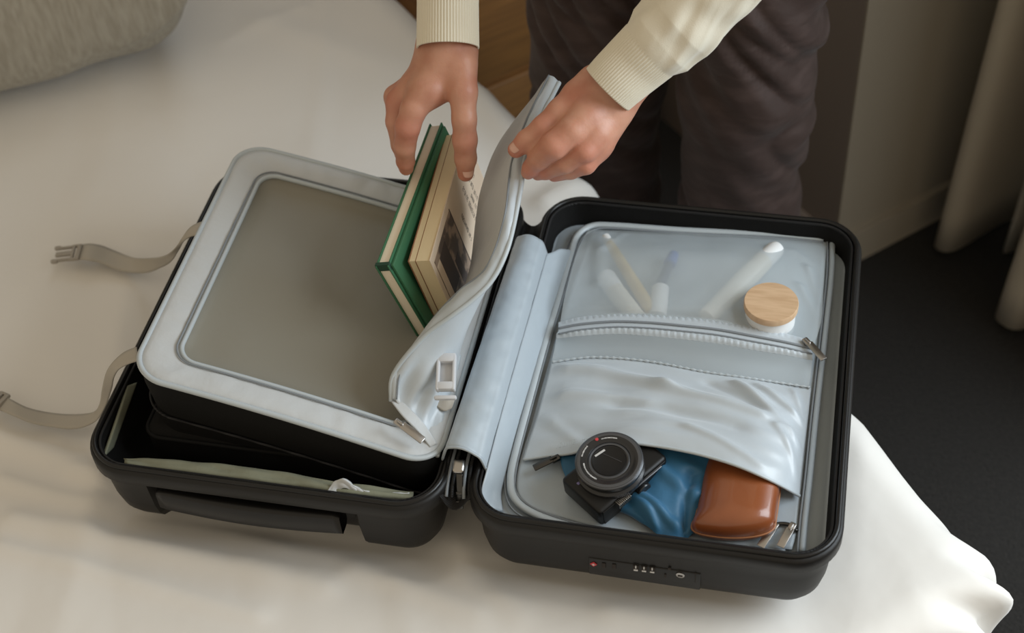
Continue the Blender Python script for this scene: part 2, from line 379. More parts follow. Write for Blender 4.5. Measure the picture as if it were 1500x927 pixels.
# ------------------------------------------------------------------ bed
bed = root('bed', RF(-1.05, -0.9, 0), 'bed spread with a smooth white cotton duvet under the open suitcase', 'bed')
Tb = basis(RF(0, 0, 0), U)
box_obj('bed_base', (-1.08, -0.92, 0.16), (2.04, 1.72, 0.24), MT['mattress'], bed, T=Tb, bev=0.02)
box_obj('mattress', (-1.08, -0.92, 0.40), (2.05, 1.73, 0.23), MT['mattress'], bed, T=Tb, bev=0.05, seg=4)
def shell_zone(x, y):
    """0..1 inside the footprints of the two shells"""
    r = 0
    for (x0, x1) in ((-0.40, -0.06), (0.03, 0.36)):
        dx = max(x0 - x, 0, x - x1); dy = max(0.035 - y, 0, y - 0.46); r = max(r, 1 - math.hypot(dx, dy) / 0.05)
    return max(0, r)
EU, EV = 0.003, 0.022
def duvet():
    nu, nv = 330, 300; V_ = []
    R = 0.055
    as_ = np.linspace(-2.1, 0.44, nu); bs = np.linspace(-1.75, 0.44, nv)
    ax = -R + EU; bx = -R + EV
    for b in bs:
        for a in as_:
            bx = -R + EV + 0.034 * math.exp(-((a + 0.34) / 0.2) ** 2) - 0.012 * min(1, max(0, (-a - 0.5) / 0.3))
            du = a - ax; dv = b - bx; iu = min(a, ax); iv = min(b, bx)
            d = 0.0; nu_ = 0.0; nv_ = 0.0
            if du > 0 or dv > 0:
                eu = max(du, 0); ev = max(dv, 0); d = (eu ** 3 + ev ** 3) ** (1 / 3.0); l = math.hypot(eu, ev); nu_ = eu / l; nv_ = ev / l
            if d <= 0: o = 0; z = ZB
            elif d < R * math.pi / 2: o = R * math.sin(d / R); z = ZB - R * (1 - math.cos(d / R))
            else: o = R + 0.012 * math.sin((a - b) * 26) * min(1, (d - R * 1.57) * 6); z = ZB - R - (d - R * math.pi / 2)
            u_ = iu + nu_ * o; v_ = iv + nv_ * o
            p = RF(u_, v_, max(z, 0.2))
            # soft wrinkles, stretched along the bed
            h = 0.010 * noise.noise(Vector((a * 1.6, b * 2.6, 0.3))) + 0.005 * noise.noise(Vector((a * 6 + b * 3, b * 5 - a * 3, 1.7)))
            rg = noise.noise(Vector((a * 3.0 + b * 6.0, b * 1.2 - a * 0.6, 7.0)))
            h += 0.006 * (1 - min(1, abs(rg) * 5)) * (0.5 + noise.noise(Vector((a * 2, b * 2, 3))))
            x, y = p[0], p[1]
            # creases running out from under the near edge of the case
            for (x0, y0, x1, y1, wd, ht) in CRE:
                dx, dy = x1 - x0, y1 - y0; t = max(0, min(1, ((x - x0) * dx + (y - y0) * dy) / (dx * dx + dy * dy)))
                dd = math.hypot(x - x0 - t * dx, y - y0 - t * dy); h += ht * math.exp(-(dd / wd) ** 2) * (1 - 0.5 * t)
            sz = shell_zone(x, y); h = h * (1 - sz) - 0.012 * sz
            if d <= 0: p = p + np.array([0, 0, h])
            else:
                e = min(1, d / (R * 1.57)) * math.pi / 2
                p = p + np.array([0, 0, h * math.cos(e)]) + (U * nu_ + V * nv_) * h * math.sin(e)
            # tucked crease at the corner
            cc = RF(EU, EV - 0.01, 0.53); dist = np.linalg.norm(p - cc)
            if dist < 0.16:
                s = (a - b)
                k = math.exp(-(dist / 0.075) ** 2)
                p = p + (U + V) * 0.7 * k * (0.022 * math.cos(s * 75 + 0.6) + 0.004)
            V_.append(p)
    o = mesh_obj('duvet', V_, grid_faces(nu, nv), MT['duvet'], bed)
    return o
def PX(x0, y0, x1, y1): a = at(x0, y0, ZB); b = at(x1, y1, ZB); return (a[0], a[1], b[0], b[1])
CRE = [(*PX(110, 690, 420, 800), 0.010, 0.008), (*PX(0, 640, 150, 690), 0.014, 0.009), (*PX(20, 760, 480, 860), 0.014, 0.009), (*PX(0, 800, 380, 905), 0.010, 0.006), (*PX(150, 730, 560, 830), 0.008, 0.005), (*PX(0, 700, 200, 760), 0.009, 0.006),
       (*PX(520, 830, 700, 900), 0.014, 0.006), (*PX(640, 760, 760, 900), 0.016, 0.006), (*PX(380, 30, 560, 90), 0.03, 0.006),
       (*PX(440, 10, 330, 60), 0.016, 0.005), (*PX(900, 890, 1150, 905), 0.02, 0.006), (*PX(700, 130, 780, 250), 0.02, 0.008), (*PX(800, 300, 850, 265), 0.02, 0.012)]
duvet()

# ------------------------------------------------------------------ pillow
def pillow():
    n = 70; V_ = []; F_ = []
    L, W, H = 0.38, 0.27, 0.14
    c = RF(-1.665, -0.645, ZB + 0.115); T = Matrix.Translation(Vector(c)) @ Matrix.Rotation(math.atan2(V[1], V[0]) - 0.17, 4, 'Z') @ Matrix.Rotation(math.radians(-10), 4, 'X')
    for s in (1, -1):
        base = len(V_)
        for j in range(n):
            for i in range(n):
                a = -1 + 2 * i / (n - 1); b = -1 + 2 * j / (n - 1)
                a_ = math.sin(a * math.pi / 2); b_ = math.sin(b * math.pi / 2)
                th = max(0, (1 - a_ ** 8) * (1 - b_ ** 6)) ** 0.42
                q = 1 - 0.06 * (b_ ** 2) * (1 - abs(a_)) ; r = 1 - 0.05 * (1 - b_ ** 2)
                x = L * a_ * (1 - 0.045 * (1 - b_ * b_)); y = W * b_ * (1 - 0.06 * (1 - a_ * a_))
                crs = 0.010 * math.sin(b_ * 26 + 3 * a_) * math.exp(-((abs(a_) - 0.9) / 0.16) ** 2) + 0.008 * noise.noise(Vector((a_ * 5, b_ * 3, s)))
                z = s * (H * th + crs * min(1, th * 1.5))
                V_.append(T @ Vector((x, y, z)))
        for f in grid_faces(n, n): F_.append(tuple(base + k for k in (f if s > 0 else f[::-1])))
    o = mesh_obj('pillow', V_, F_, MT['pillow'])
    m = o.modifiers.new('w', 'WELD'); m.merge_threshold = 0.0005
    tag(o, 'grey-brown linen pillow lying at the head of the bed', 'pillow')
pillow()

# ================================================================== suitcase
sc = root('suitcase', (0, 0.25, ZB - 0.01), 'open black hard-shell cabin suitcase lying flat on the bed, pale blue-grey lining', 'suitcase')
HY = 0.25; CY = 0.25
LX0, LX1 = -0.426, -0.022; RX0, RX1 = 0.0, 0.386
DEP = 0.117
def push(x, y, z, on=True):
    """recess for the carry handle in the near wall"""
    if not on or z > -0.0205 or y > 0.06: return y
    e = min(1, max(0, (x + 0.352) / 0.010)) * min(1, max(0, (-0.116 - x) / 0.010))
    return y + 0.020 * e
def shell(name, x0, x1, handle):
    cx = (x0 + x1) / 2; hx = (x1 - x0) / 2; rc = 0.052
    prof = [(0.012, -0.030), (0.010, -0.004), (0.009, 0.0005), (0.004, 0.001), (0.001, -0.001), (0.0, -0.004), (0.0, -0.018), (0.0015, -0.020), (0.0065, -0.021), (0.0075, -0.023),
            (0.0085, -0.045), (0.0100, -0.068), (0.0135, -0.086), (0.021, -0.100), (0.034, -0.111), (0.056, -DEP), (0.12, -DEP)]
    V_ = []; cnt = None
    for d, z in prof:
        P = rrect(cx, CY, hx - d, HY - d, rc - min(d, 0.03), 44, 10); cnt = len(P)
        for x, y in P:
            zz = ZR + z; xx, yy = x, y
            yy = push(x, y, z, handle)
            V_.append((xx, yy, zz))
    F_ = [f[::-1] for f in grid_faces(cnt, len(prof), True)]
    F_.append(tuple(range((len(prof) - 1) * cnt, len(prof) * cnt)))
    o = mesh_obj(name, V_, F_, MT['plastic'], sc); edge_split(o, 50)
    # shiny rim bead sitting on the mouth of the shell
    P = rrect(cx, CY, hx - 0.0065, HY - 0.0065, rc - 0.0065, 30, 10)
    rim = tube('rim_bead', [(x, y, ZR + 0.0015) for x, y in P], 0.0030, MT['rim'], o, closed=True, raw=True, k=8)
    P = rrect(cx, CY, hx - 0.0115, HY - 0.0115, rc - 0.0115, 30, 10)
    z2 = tube('zip_teeth', [(x, y, ZR - 0.0005) for x, y in P], 0.0018, MT['zip_tape'], o, closed=True, raw=True, k=6)
    # inner wall
    V_ = []; pr = [(0.0125, -0.001), (0.014, -0.019), (0.0155, -0.024), (0.018, -0.055), (0.035, -0.098), (0.10, -0.110)]
    for d, z in pr:
        P = rrect(cx, CY, hx - d, HY - d, rc - min(d, 0.03), 24, 8); c2 = len(P); V_ += [(x, push(x, y, z, handle) , ZR + z) for x, y in P]
    F_ = grid_faces(c2, len(pr), True); F_.append(tuple(range((len(pr) - 1) * c2, len(pr) * c2))[::-1])
    mesh_obj('inner_wall', V_, F_, MT['black_fabric'], o)
    return o
ls = shell('left_shell', LX0, LX1, True); ls.name = 'shell'; rs = shell('right_shell', RX0, RX1, False); rs.name = 'shell'
# carry handle in the near wall of the left shell
def handle():
    z0 = ZR - 0.047
    xs = np.linspace(-0.342, -0.126, 30); V_ = []
    for x in xs:
        t = (x + 0.342) / 0.216; by = -0.001 - 0.006 * math.sin(math.pi * t)
        e = min(1, min(t, 1 - t) / 0.04) ** 0.5
        sec = [(-0.003, 0.013), (-0.001, 0.0155), (0.012, 0.0155), (0.016, 0.011), (0.016, -0.011), (0.012, -0.0155), (-0.001, -0.0155), (-0.003, -0.013)]
        for y, z in sec: V_.append((x, by + 0.006 + y, z0 + z * (0.85 + 0.15 * e)))
    F_ = [f[::-1] for f in grid_faces(8, 30, True)]; F_ += [tuple(range(8)), tuple(range(232, 240))[::-1]]
    h = mesh_obj('carry_handle', V_, F_, MT['rim'], sc); h['label'] = 'flat black carry handle in the front wall of the shell'
handle()
# zip gusset joining both shells at the hinge
patch('hinge_gusset', [[(-0.030, 0.03, ZR - 0.003), (-0.018, 0.025, ZR - 0.02), (-0.008, 0.025, ZR - 0.02), (0.006, 0.03, ZR - 0.003)],
                       [(-0.030, 0.25, ZR - 0.003), (-0.018, 0.25, ZR - 0.022), (-0.008, 0.25, ZR - 0.022), (0.006, 0.25, ZR - 0.003)],
                       [(-0.030, 0.46, ZR - 0.003), (-0.018, 0.46, ZR - 0.02), (-0.008, 0.46, ZR - 0.02), (0.006, 0.46, ZR - 0.003)]], 12, 30, MT['zip_tape'], sc, px=False, solid=0.001)

def zip_pull(p, q, mat_=None, wd=0.0075, parent=None, name='zip_pull', lift=0.003):
    """slider at p, tab pointing to q"""
    p = np.array(p); q = np.array(q); T = basis(p, q - p); L = float(np.linalg.norm(q - p)); bm = bmesh.new()
    box(bm, (0, 0, lift), (0.010, 0.0075, 0.0045), T, 0.0015)
    box(bm, (0.002, 0, lift + 0.0035), (0.008, 0.0028, 0.003), T, 0.001)
    box(bm, (L * 0.55, 0, lift + 0.0025), (L * 0.85, wd, 0.0018), T, 0.0008)
    o = bm_obj(name, bm, mat_ or MT['metal'], parent or sc, smooth=True); edge_split(o, 40)
    return o

# ---- right half: lining tray
ZL = ZR - 0.030
def tray():
    cx = (RX0 + RX1) / 2; hx = (RX1 - RX0) / 2; V_ = []; n = None
    pr = [(0.0135, ZL + 0.006), (0.0145, ZL - 0.000), (0.016, ZL - 0.004), (0.020, ZL - 0.003), (0.028, ZL - 0.001), (0.045, ZL), (0.08, ZL), (0.12, ZL), (0.16, ZL)]
    for d, z in pr:
        P = rrect(cx, CY, hx - d, HY - d, 0.045 - min(d, 0.02), 40, 10); n = len(P)
        for x, y in P:
            puck = 0.0018 * noise.noise(Vector((x * 45, y * 20, 2))) * (1 if d > 0.02 else 0.3)
            V_.append((x, y, z + puck))
    F_ = grid_faces(n, len(pr), True); F_.append(tuple(range((len(pr) - 1) * n, len(pr) * n))[::-1])
    t = mesh_obj('lining_panel', V_, F_, MT['lining'], sc)
    t['label'] = 'pale blue-grey lining inside the shell'
    return t
lining = tray()

# divider panel outline (zip track) lying on the lining
ZP = ZL + 0.004
out_px = [(1206, 350), (1130, 343), (1000, 337), (900, 330), (866, 331), (846, 345), (836, 372), (817, 440), (796, 510), (777, 580), (757, 655), (748, 700), (754, 730), (782, 752), (840, 772), (900, 784), (980, 796), (1070, 806), (1150, 812)]
divider = patch('divider_panel', [[(866, 340, ZP), (1000, 345, ZP), (1100, 350, ZP), (1210, 356, ZP)],
                                  [(822, 470, ZP), (950, 478, ZP), (1080, 490, ZP), (1200, 500, ZP)],
                                  [(785, 600, ZP), (920, 612, ZP), (1050, 630, ZP), (1182, 650, ZP)],
                                  [(756, 705, ZP), (880, 730, ZP), (1020, 750, ZP), (1168, 770, ZP)],
                                  [(775, 745, ZP), (890, 775, ZP), (1030, 795, ZP), (1160, 805, ZP)]], 70, 70, MT['lining'], sc,
                disp=lambda u, v: 0.0015 * noise.noise(Vector((u * 9, v * 9, 0))), solid=0.002)
divider['label'] = 'zip-round inner divider panel with pockets'
tube('piping', [at(x, y, ZP + 0.003) for x, y in out_px], 0.0042, MT['piping'], divider, n=220, k=10, squash=0.8)
tube('zip_track', [at(x + (6 if x < 1100 else 0) * (1 if y < 720 else 0.6), y + (5 if y < 400 else -6 if y > 725 else 0), ZP + 0.003) for x, y in out_px], 0.0014, MT['seam'], divider, n=220, k=6)
tube('zip_track', [at(x - (8 if x < 1100 else 0), y + (9 if y > 700 else 0), ZP + 0.001) for x, y in out_px[5:]], 0.0011, MT['seam'], divider, n=200, k=6)
tube('seam', [at(x, y, ZP + 0.003) for x, y in [(1212, 345), (1211, 400), (1204, 470), (1196, 540), (1187, 620), (1179, 700), (1172, 760), (1168, 808)]], 0.0013, MT['seam'], divider, n=80, k=6)
tube('piping', [at(x, y, ZP + 0.002) for x, y in [(1219, 345), (1218, 400), (1211, 470), (1203, 540), (1194, 620), (1186, 700), (1179, 760), (1175, 808)]], 0.0035, MT['lining'], divider, n=80, k=8)

# frosted upper pocket
def film_disp(u, v):
    e = min(1, min(u, 1 - u) * 12, v * 10)
    return e * (0.0015 * noise.noise(Vector((u * 7, v * 5, 3))) + ridge(u, v, [(0.93, 0.35, 0.99, 0.62, 0.02, 0.004), (0.90, 0.55, 1.0, 0.78, 0.025, 0.004), (0.05, 0.1, 0.12, 0.7, 0.03, 0.003), (0.16, 0.02, 0.10, 0.4, 0.02, 0.002), (0.86, 0.2, 0.95, 0.3, 0.03, 0.002)]))
def hz(x): return 0.016 * max(0.0, math.sin(math.pi * min(1, max(0, (x - 812) / 385)))) ** 0.5
ZF = ZP + 0.034
patch('mesh_pocket', [[(862, 336, ZP + .002), (950, 339, ZP + .002), (1060, 343, ZP + .002), (1211, 352, ZP + .002)],
                      [(848, 362, ZF - .008), (950, 366, ZF), (1060, 372, ZF), (1150, 378, ZP + .020), (1209, 385, ZP + .006)],
                      [(836, 400, ZF - .008), (950, 410, ZF), (1060, 415, ZF), (1150, 423, ZP + .022), (1206, 430, ZP + .006)],
                      [(826, 440, ZF - .01), (950, 445, ZF - .002), (1060, 452, ZF - .003), (1203, 470, ZP + .008)],
                      [(820, 476, ZP + .008), (900, 463, ZP + .008 + hz(900)), (1000, 467, ZP + .008 + hz(1000)), (1100, 481, ZP + .008 + hz(1100)), (1193, 504, ZP + .008)]],
      80, 60, MT['film'], divider, disp=film_disp)['label'] = 'translucent frosted mesh pocket'
up = [(818, 476), (850, 468), (900, 463), (950, 463), (1000, 467), (1050, 472), (1100, 481), (1150, 492), (1190, 503)]
lo = [(815, 492), (850, 488), (900, 485), (950, 488), (1000, 493), (1050, 499), (1100, 508), (1150, 516), (1190, 524)]
zt = patch('zipper_tape', [[(x, y - 4, ZP + .008 + hz(x)) for x, y in up], [(x, y + 3, ZP + .011 + hz(x)) for x, y in up], [(x, (y + y2) / 2 + 1, ZP + .0105 + hz(x)) for (x, y), (_, y2) in zip(up, lo)],
                           [(x, y - 3, ZP + .011 + hz(x)) for x, y in lo], [(x, y + 4, ZP + .007 + hz(x)) for x, y in lo]], 120, 24, MT['satin'], divider,
           disp=lambda u, v: 0.0012 * (math.sin(u * 260) * (math.exp(-((v - 0.13) / 0.10) ** 2) + math.exp(-((v - 0.87) / 0.10) ** 2))))
tube('zipper_teeth', [at(x, (y + y2) / 2 - 3, ZP + .0115 + hz(x)) for (x, y), (_, y2) in zip(up, lo)], 0.0016, MT['seam'], zt, n=120, k=6)
tube('zipper_teeth', [at(x, (y + y2) / 2 + 5, ZP + .0115 + hz(x)) for (x, y), (_, y2) in zip(up, lo)], 0.0011, MT['seam'], zt, n=120, k=6)
patch('mesh_strip', [[(x, y + 3, ZP + .007 + hz(x)) for x, y in lo], [(812, 512, ZP + .010), (950, 510, ZP + .020), (1080, 528, ZP + .020), (1188, 545, ZP + .008)],
                     [(808, 530, ZP + .006), (870, 523, ZP + .010), (950, 529, ZP + .013), (1030, 544, ZP + .014), (1100, 554, ZP + .013), (1185, 567, ZP + .006)]], 90, 16, MT['film'], divider)
zip_pull(at(1181, 503, ZP + .017), at(1207, 532, ZP + .016), MT['metal'], 0.0085, divider)

# satin lower pocket, gaping open at its hem
FR = [(0.05, 0.10, 0.45, 0.30, 0.05, 0.008), (0.45, 0.30, 0.80, 0.42, 0.05, 0.007), (0.30, 0.52, 0.70, 0.62, 0.06, -0.006), (0.72, 0.10, 0.97, 0.62, 0.03, 0.008), (0.80, 0.08, 1.0, 0.40, 0.022, 0.006),
      (0.62, 0.15, 0.90, 0.45, 0.035, -0.004), (0.10, 0.40, 0.38, 0.50, 0.05, 0.005), (0.86, 0.50, 0.98, 0.90, 0.025, 0.006), (0.93, 0.05, 0.98, 0.30, 0.015, 0.004), (0.02, 0.6, 0.2, 0.95, 0.03, 0.003), (0.55, 0.75, 0.80, 0.93, 0.03, 0.003)]
def pocket_disp(u, v):
    e = min(1, min(u, 1 - u) * 14, v * 8, (1 - v) * 6 + 0.25)
    return e * (ridge(u, v, FR) + 0.003 * noise.noise(Vector((u * 6, v * 9, 5))))
hem = [(766, 673, ZP + .006), (800, 668, ZP + .012), (840, 663, ZP + .022), (875, 650, ZP + .040), (915, 648, ZP + .046), (960, 653, ZP + .047), (1000, 660, ZP + .050), (1035, 668, ZP + .052), (1080, 682, ZP + .053), (1120, 699, ZP + .046), (1150, 714, ZP + .026), (1171, 726, ZP + .006)]
pk = patch('fabric_pocket', [[(808, 530, ZP + .006), (870, 523, ZP + .010), (950, 529, ZP + .013), (1030, 544, ZP + .014), (1100, 554, ZP + .013), (1188, 568, ZP + .004)],
                        [(799, 565, ZP + .006), (870, 560, ZP + .016), (950, 565, ZP + .022), (1030, 580, ZP + .030), (1100, 592, ZP + .030), (1150, 600, ZP + .018), (1184, 606, ZP + .004)],
                        [(786, 612, ZP + .006), (860, 605, ZP + .022), (950, 608, ZP + .036), (1035, 622, ZP + .044), (1105, 638, ZP + .046), (1150, 648, ZP + .030), (1178, 656, ZP + .006)],
                        [(775, 645, ZP + .006), (845, 640, ZP + .022), (920, 628, ZP + .042), (1035, 645, ZP + .052), (1105, 664, ZP + .050), (1146, 680, ZP + .036), (1174, 692, ZP + .006)],
                        hem], 130, 70, MT['satin'], divider, disp=pocket_disp, solid=0.0008)
pk['label'] = 'shiny grey fabric pocket with a gaping curved hem'
tube('hem_piping', A3(hem), 0.0018, MT['piping'], pk, n=120, k=8)
tube('seam', A3([(808, 530, ZP + .008), (870, 523, ZP + .012), (950, 529, ZP + .015), (1030, 544, ZP + .016), (1100, 554, ZP + .015), (1186, 567, ZP + .007)]), 0.0012, MT['piping'], pk, n=120, k=6,
     rfun=lambda t: 0.0013 + 0.0007 * math.sin(t * 240))
# embossed woven tape on the pocket
def glyphs(name, O, X, Y, rows, mat_, parent, seed=1, wfrac=0.55, th=0.00025, stroke=0.00045):
    """rows of tiny unreadable letter strokes; O corner, X reading direction, Y up direction (unit); rows: (x0, y0, length, height)"""
    rnd = random.Random(seed); bm = bmesh.new(); X = np.array(X); Y = np.array(Y); N = np.cross(X, Y)
    for (x0, y0, L, h) in rows:
        x = x0
        while x < x0 + L:
            wd = h * wfrac * rnd.uniform(0.7, 1.1)
            if rnd.random() < 0.12: x += wd; continue
            T = frame(np.array(O) + X * x + Y * y0, X, Y, N); k = rnd.choice('IOEANLTU')
            if k in 'IELNAU': box(bm, (0, h / 2, th / 2), (stroke, h, th), T)
            if k in 'NAUO': box(bm, (wd * 0.8, h / 2, th / 2), (stroke, h, th), T)
            if k == 'O': box(bm, (0, h / 2, th / 2), (stroke, h, th), T)
            if k in 'ELUO': box(bm, (wd * 0.4, 0, th / 2), (wd * 0.8, stroke, th), T)
            if k in 'ETOA': box(bm, (wd * 0.4, h, th / 2), (wd * 0.8, stroke, th), T)
            if k in 'EAN': box(bm, (wd * 0.4, h / 2, th / 2), (wd * 0.8, stroke, th), T)
            if k == 'T': box(bm, (wd * 0.4, h / 2, th / 2), (stroke, h, th), T)
            x += wd * 1.35
    o = bm_obj(name, bm, mat_, parent); o['kind'] = 'stuff'; return o
a = at(812, 660, ZP + .0195); b = at(868, 647, ZP + .041); xd = (b - a) / np.linalg.norm(b - a); yd = np.cross((0, 0, 1), xd)
glyphs('embossed_lettering', a + np.array([0, 0, 0.0015]), xd, yd / np.linalg.norm(yd), [(0.002, 0.0015, 0.042, 0.006)], MT['piping'], pk, seed=3)
zip_pull(at(815, 674, ZP + .012), at(783, 690, ZP + .006), MT['dark_metal'], 0.0085, divider)
for (x0, y0, x1, y1) in [(1134, 774, 1113, 806), (1160, 774, 1142, 806)]:
    zip_pull(at(x0, y0, ZP + .006), at(x1, y1, ZP + .004), MT['metal'], 0.0085, divider)
tube('zip_track', A3([(1118, 776, ZP + .004), (1135, 768, ZP + .005), (1155, 768, ZP + .005), (1168, 778, ZP + .004)]), 0.0022, MT['dark_metal'], divider, n=20, k=6)

# ---- padded cover over the hinge
def hinge_cover():
    fa = at(752, 358, ZR + 0.012); fb = at(802, 366, ZR + 0.012); na = at(647, 664, ZR + 0.012); nb = at(714, 684, ZR + 0.004)
    rows = []
    for k in range(9):
        t = k / 8; a = fa + (na - fa) * t; b = fb + (nb - fb) * t; row = []
        for i in range(9):
            s = i / 8; p = a + (b - a) * s; p = p.copy(); p[2] += 0.020 * math.sin(math.pi * s) ** 0.6 - 0.010 * (1 if i in (0, 8) else 0)
            row.append(p)
        rows.append(row)
    o = patch('hinge_cover', rows, 44, 90, MT['lining'], sc, px=False, solid=0.002, disp=lambda u, v: 0.0015 * noise.noise(Vector((u * 4, v * 22, 1))) * (1 if 0.05 < u < 0.95 else 0))
    o['label'] = 'pale blue padded fabric cover over the hinge'
    r = [rows[-1][i] + np.array([0, -0.0005, 0.0005]) for i in range(9)]
    tube('hem_piping', r, 0.0016, MT['lining'], o, n=30, k=6)
hinge_cover()
patch('hinge_lining', [[(801, 372, ZR + .009), (780, 446, ZR + .008), (758, 522, ZR + .007), (735, 604, ZR + .006), (713, 688, ZR + .003), (705, 722, ZR - .006), (712, 748, ZR - .018)],
                       [(822, 365, ZR - .006), (797, 446, ZR - .006), (773, 527, ZR - .006), (750, 606, ZR - .007), (728, 690, ZR - .009), (718, 722, ZR - .014), (722, 748, ZR - .022)],
                       [(842, 368, ZL + .004), (815, 450, ZL + .003), (790, 532, ZL + .003), (766, 612, ZL + .003), (742, 694, ZL + .003), (734, 722, ZL + .003), (736, 748, ZL + .003)]], 80, 14, MT['lining'], sc,
      disp=lambda u, v: 0.0022 * math.sin(math.pi * v) * noise.noise(Vector((u * 22, v * 3, 6))), solid=0.001)
# zip ends that peep out beneath the cover
for dx, m_ in ((0.0, 'zip_tape'), (0.004, 'seam'), (0.009, 'zip_tape'), (0.020, 'seam'), (0.025, 'zip_tape')):
    tube('zipper_end', [(-0.026 + dx, 0.085, ZR + 0.006), (-0.0265 + dx, 0.065, ZR + 0.002), (-0.027 + dx * 1.1, 0.045, ZR - 0.004), (-0.027 + dx * 1.2, 0.033, ZR - 0.012)], 0.0019, MT[m_], sc, n=24, k=8)
hp = bmesh.new(); a = at(672, 683, ZR + 0.012)
T = basis(a, (0.1, -1, -0.15)); box(hp, (0, 0, 0), (0.016, 0.013, 0.007), T, 0.003); hpo = bm_obj('zip_slider', hp, MT['metal'], sc, True)
a = at(673, 694, ZR + 0.010); b = at(674, 745, ZR - 0.030)
T = basis(a, b - a, (0, -0.6, 0.8)); L = np.linalg.norm(b - a); hp = bmesh.new(); box(hp, (L * 0.5, 0, 0), (L, 0.007, 0.002), T, 0.0008); box(hp, (L * 0.55, 0, 0), (0.004, 0.009, 0.004), T, 0.001); box(hp, (L * 0.8, 0, 0), (0.003, 0.009, 0.004), T, 0.001)
bm_obj('zip_pull', hp, MT['dark_metal'], sc, True)

# ---- lock on the near wall of the right shell
def lock():
    def fp(x, y, d=0.0):        # point on the near wall
        return aty(x, y, 0.0100 - d)
    a = fp(862, 822); b = fp(1026, 846); ux = (b - a); L = np.linalg.norm(ux); ux /= L
    T = frame(fp(944, 836), ux, (0, 0, 1), np.cross(ux, (0, 0, 1))); 
    lk = box_obj('lock_panel', (0, -0.003, 0.0), (L, 0.030, 0.004), MT['rim'], sc, T=T, bev=0.0012)
    def pl(name, x, y, sx, sz, m_, dz=0.0025):
        p = fp(x, y); Tl = frame(p, ux, (0, 0, 1), np.cross(ux, (0, 0, 1)))
        return box_obj(name, (0, 0, dz), (sx, sz, 0.0012), m_, lk, T=Tl, bev=0.0003)
    p = fp(870, 823); Tl = frame(p, ux, (0, 0, 1), np.cross(ux, (0, 0, 1))) @ Matrix.Rotation(math.radians(45), 4, 'Z')
    box_obj('red_diamond_mark', (0, 0, 0.0027), (0.0052, 0.0052, 0.001), MT['red_mark'], lk, T=Tl)
    box_obj('red_diamond_mark', (0, 0, 0.0031), (0.0022, 0.0022, 0.001), MT['white_mark'], lk, T=Tl)
    pl('zip_slot', 885, 825, 0.0040, 0.0085, MT['dark']); pl('zip_slot', 900, 826.5, 0.0040, 0.0085, MT['dark'])
    for i, (x, y) in enumerate(((932, 829), (944, 830.5), (956, 832))):
        pl('number_dial', x, y, 0.0062, 0.0100, MT['dark']); pl('dial_mark', x, y + 2, 0.0045, 0.0022, MT['white_mark'], 0.0033); pl('dial_mark', x, y - 2.5, 0.0014, 0.0040, MT['white_mark'], 0.0033)
    pl('release_slot', 975, 840, 0.0022, 0.0060, MT['dark']); pl('release_slot', 981, 830, 0.0030, 0.0040, MT['dark'])
    p = fp(997, 839); Tl = frame(p, ux, (0, 0, 1), np.cross(ux, (0, 0, 1)))
    lathe('key_cylinder', [(0.0045, 0.001), (0.0045, 0.0032), (0.0036, 0.0036), (0.0, 0.0036)], MT['metal'], lk, T=Tl, n=24)
    pl('key_slit', 997, 839, 0.0050, 0.0010, MT['dark'], 0.0039)
    pl('panel_line', 1019, 843, 0.0009, 0.018, MT['dark'], 0.0021)
lock()

# ---- left half: raised compartment with a mesh lid
zl, zr = 0.738, 0.668
NL = at(205, 530, zl); FL = at(370, 222, zl); NR = at(640, 672, zr)
XL = NL[0] - 0.004; XRr = NR[0] - 0.012; Y0 = NL[1] - 0.022; Y1 = FL[1] + 0.010
XRr = -0.034
def plane(x, y):
    t = (x - XL) / (XRr - XL); return zl + (zr - zl) * t + 0.006 * math.sin(math.pi * max(0, min(1, t)))
ccx, ccy, chx, chy = (XL + XRr) / 2, (Y0 + Y1) / 2, (XRr - XL) / 2, (Y1 - Y0) / 2
SK = 0.055                      # skew: near edge drifts towards the viewer going right
def skew(x, y): return (x, y - SK * (x - XL) * 1.0)
def ringp(d, dz, r=0.036, ns=50):
    return [(*skew(x, y), plane(x, y) + dz) for x, y in rrect(ccx, ccy, chx - d, chy - d, max(0.020, r - d * 0.35), ns, 12)]
V_ = []; 
for d, z in [(0.0015, 0), (0.000, -0.02), (0.002, -0.05)]: R_ = ringp(d, z); V_ += R_
nn = len(R_)
V_ += [(x, y, ZR - 0.035) for x, y, z in ringp(0.004, 0)]; V_ += [(x, y, ZR - 0.075) for x, y, z in ringp(0.008, 0)]
comp = mesh_obj('compartment', V_, [f[::-1] for f in grid_faces(nn, 5, True)], MT['black_fabric'], sc); comp['label'] = 'raised black fabric compartment with pale lid'
tube('seam', ringp(-0.0005, -0.055), 0.0014, MT['zip_tape'], comp, closed=True, raw=True, k=6)
V_ = []
prof = [(0.000, 0.000), (0.003, 0.004), (0.010, 0.0055), (0.020, 0.004), (0.030, 0.003), (0.036, 0.001), (0.039, -0.001)]
for d, z in prof:
    for k, p in enumerate(ringp(d, z)):
        puck = 0.0016 * noise.noise(Vector((p[0] * 70, p[1] * 70, d * 20))) * (1 if 0.004 < d < 0.036 else 0)
        V_.append((p[0], p[1], p[2] + puck))
band = mesh_obj('lid_band', V_, grid_faces(nn, len(prof), True), MT['band'], comp); band['label'] = 'pale grey fabric band around the mesh lid'
tube('piping', ringp(0.001, 0.003), 0.0032, MT['piping'], comp, closed=True, raw=True, k=8)
tube('piping', ringp(0.0385, 0.001), 0.0028, MT['piping'], comp, closed=True, raw=True, k=8)
tube('seam', ringp(0.0345, 0.0035), 0.0010, MT['seam'], comp, closed=True, raw=True, k=6)
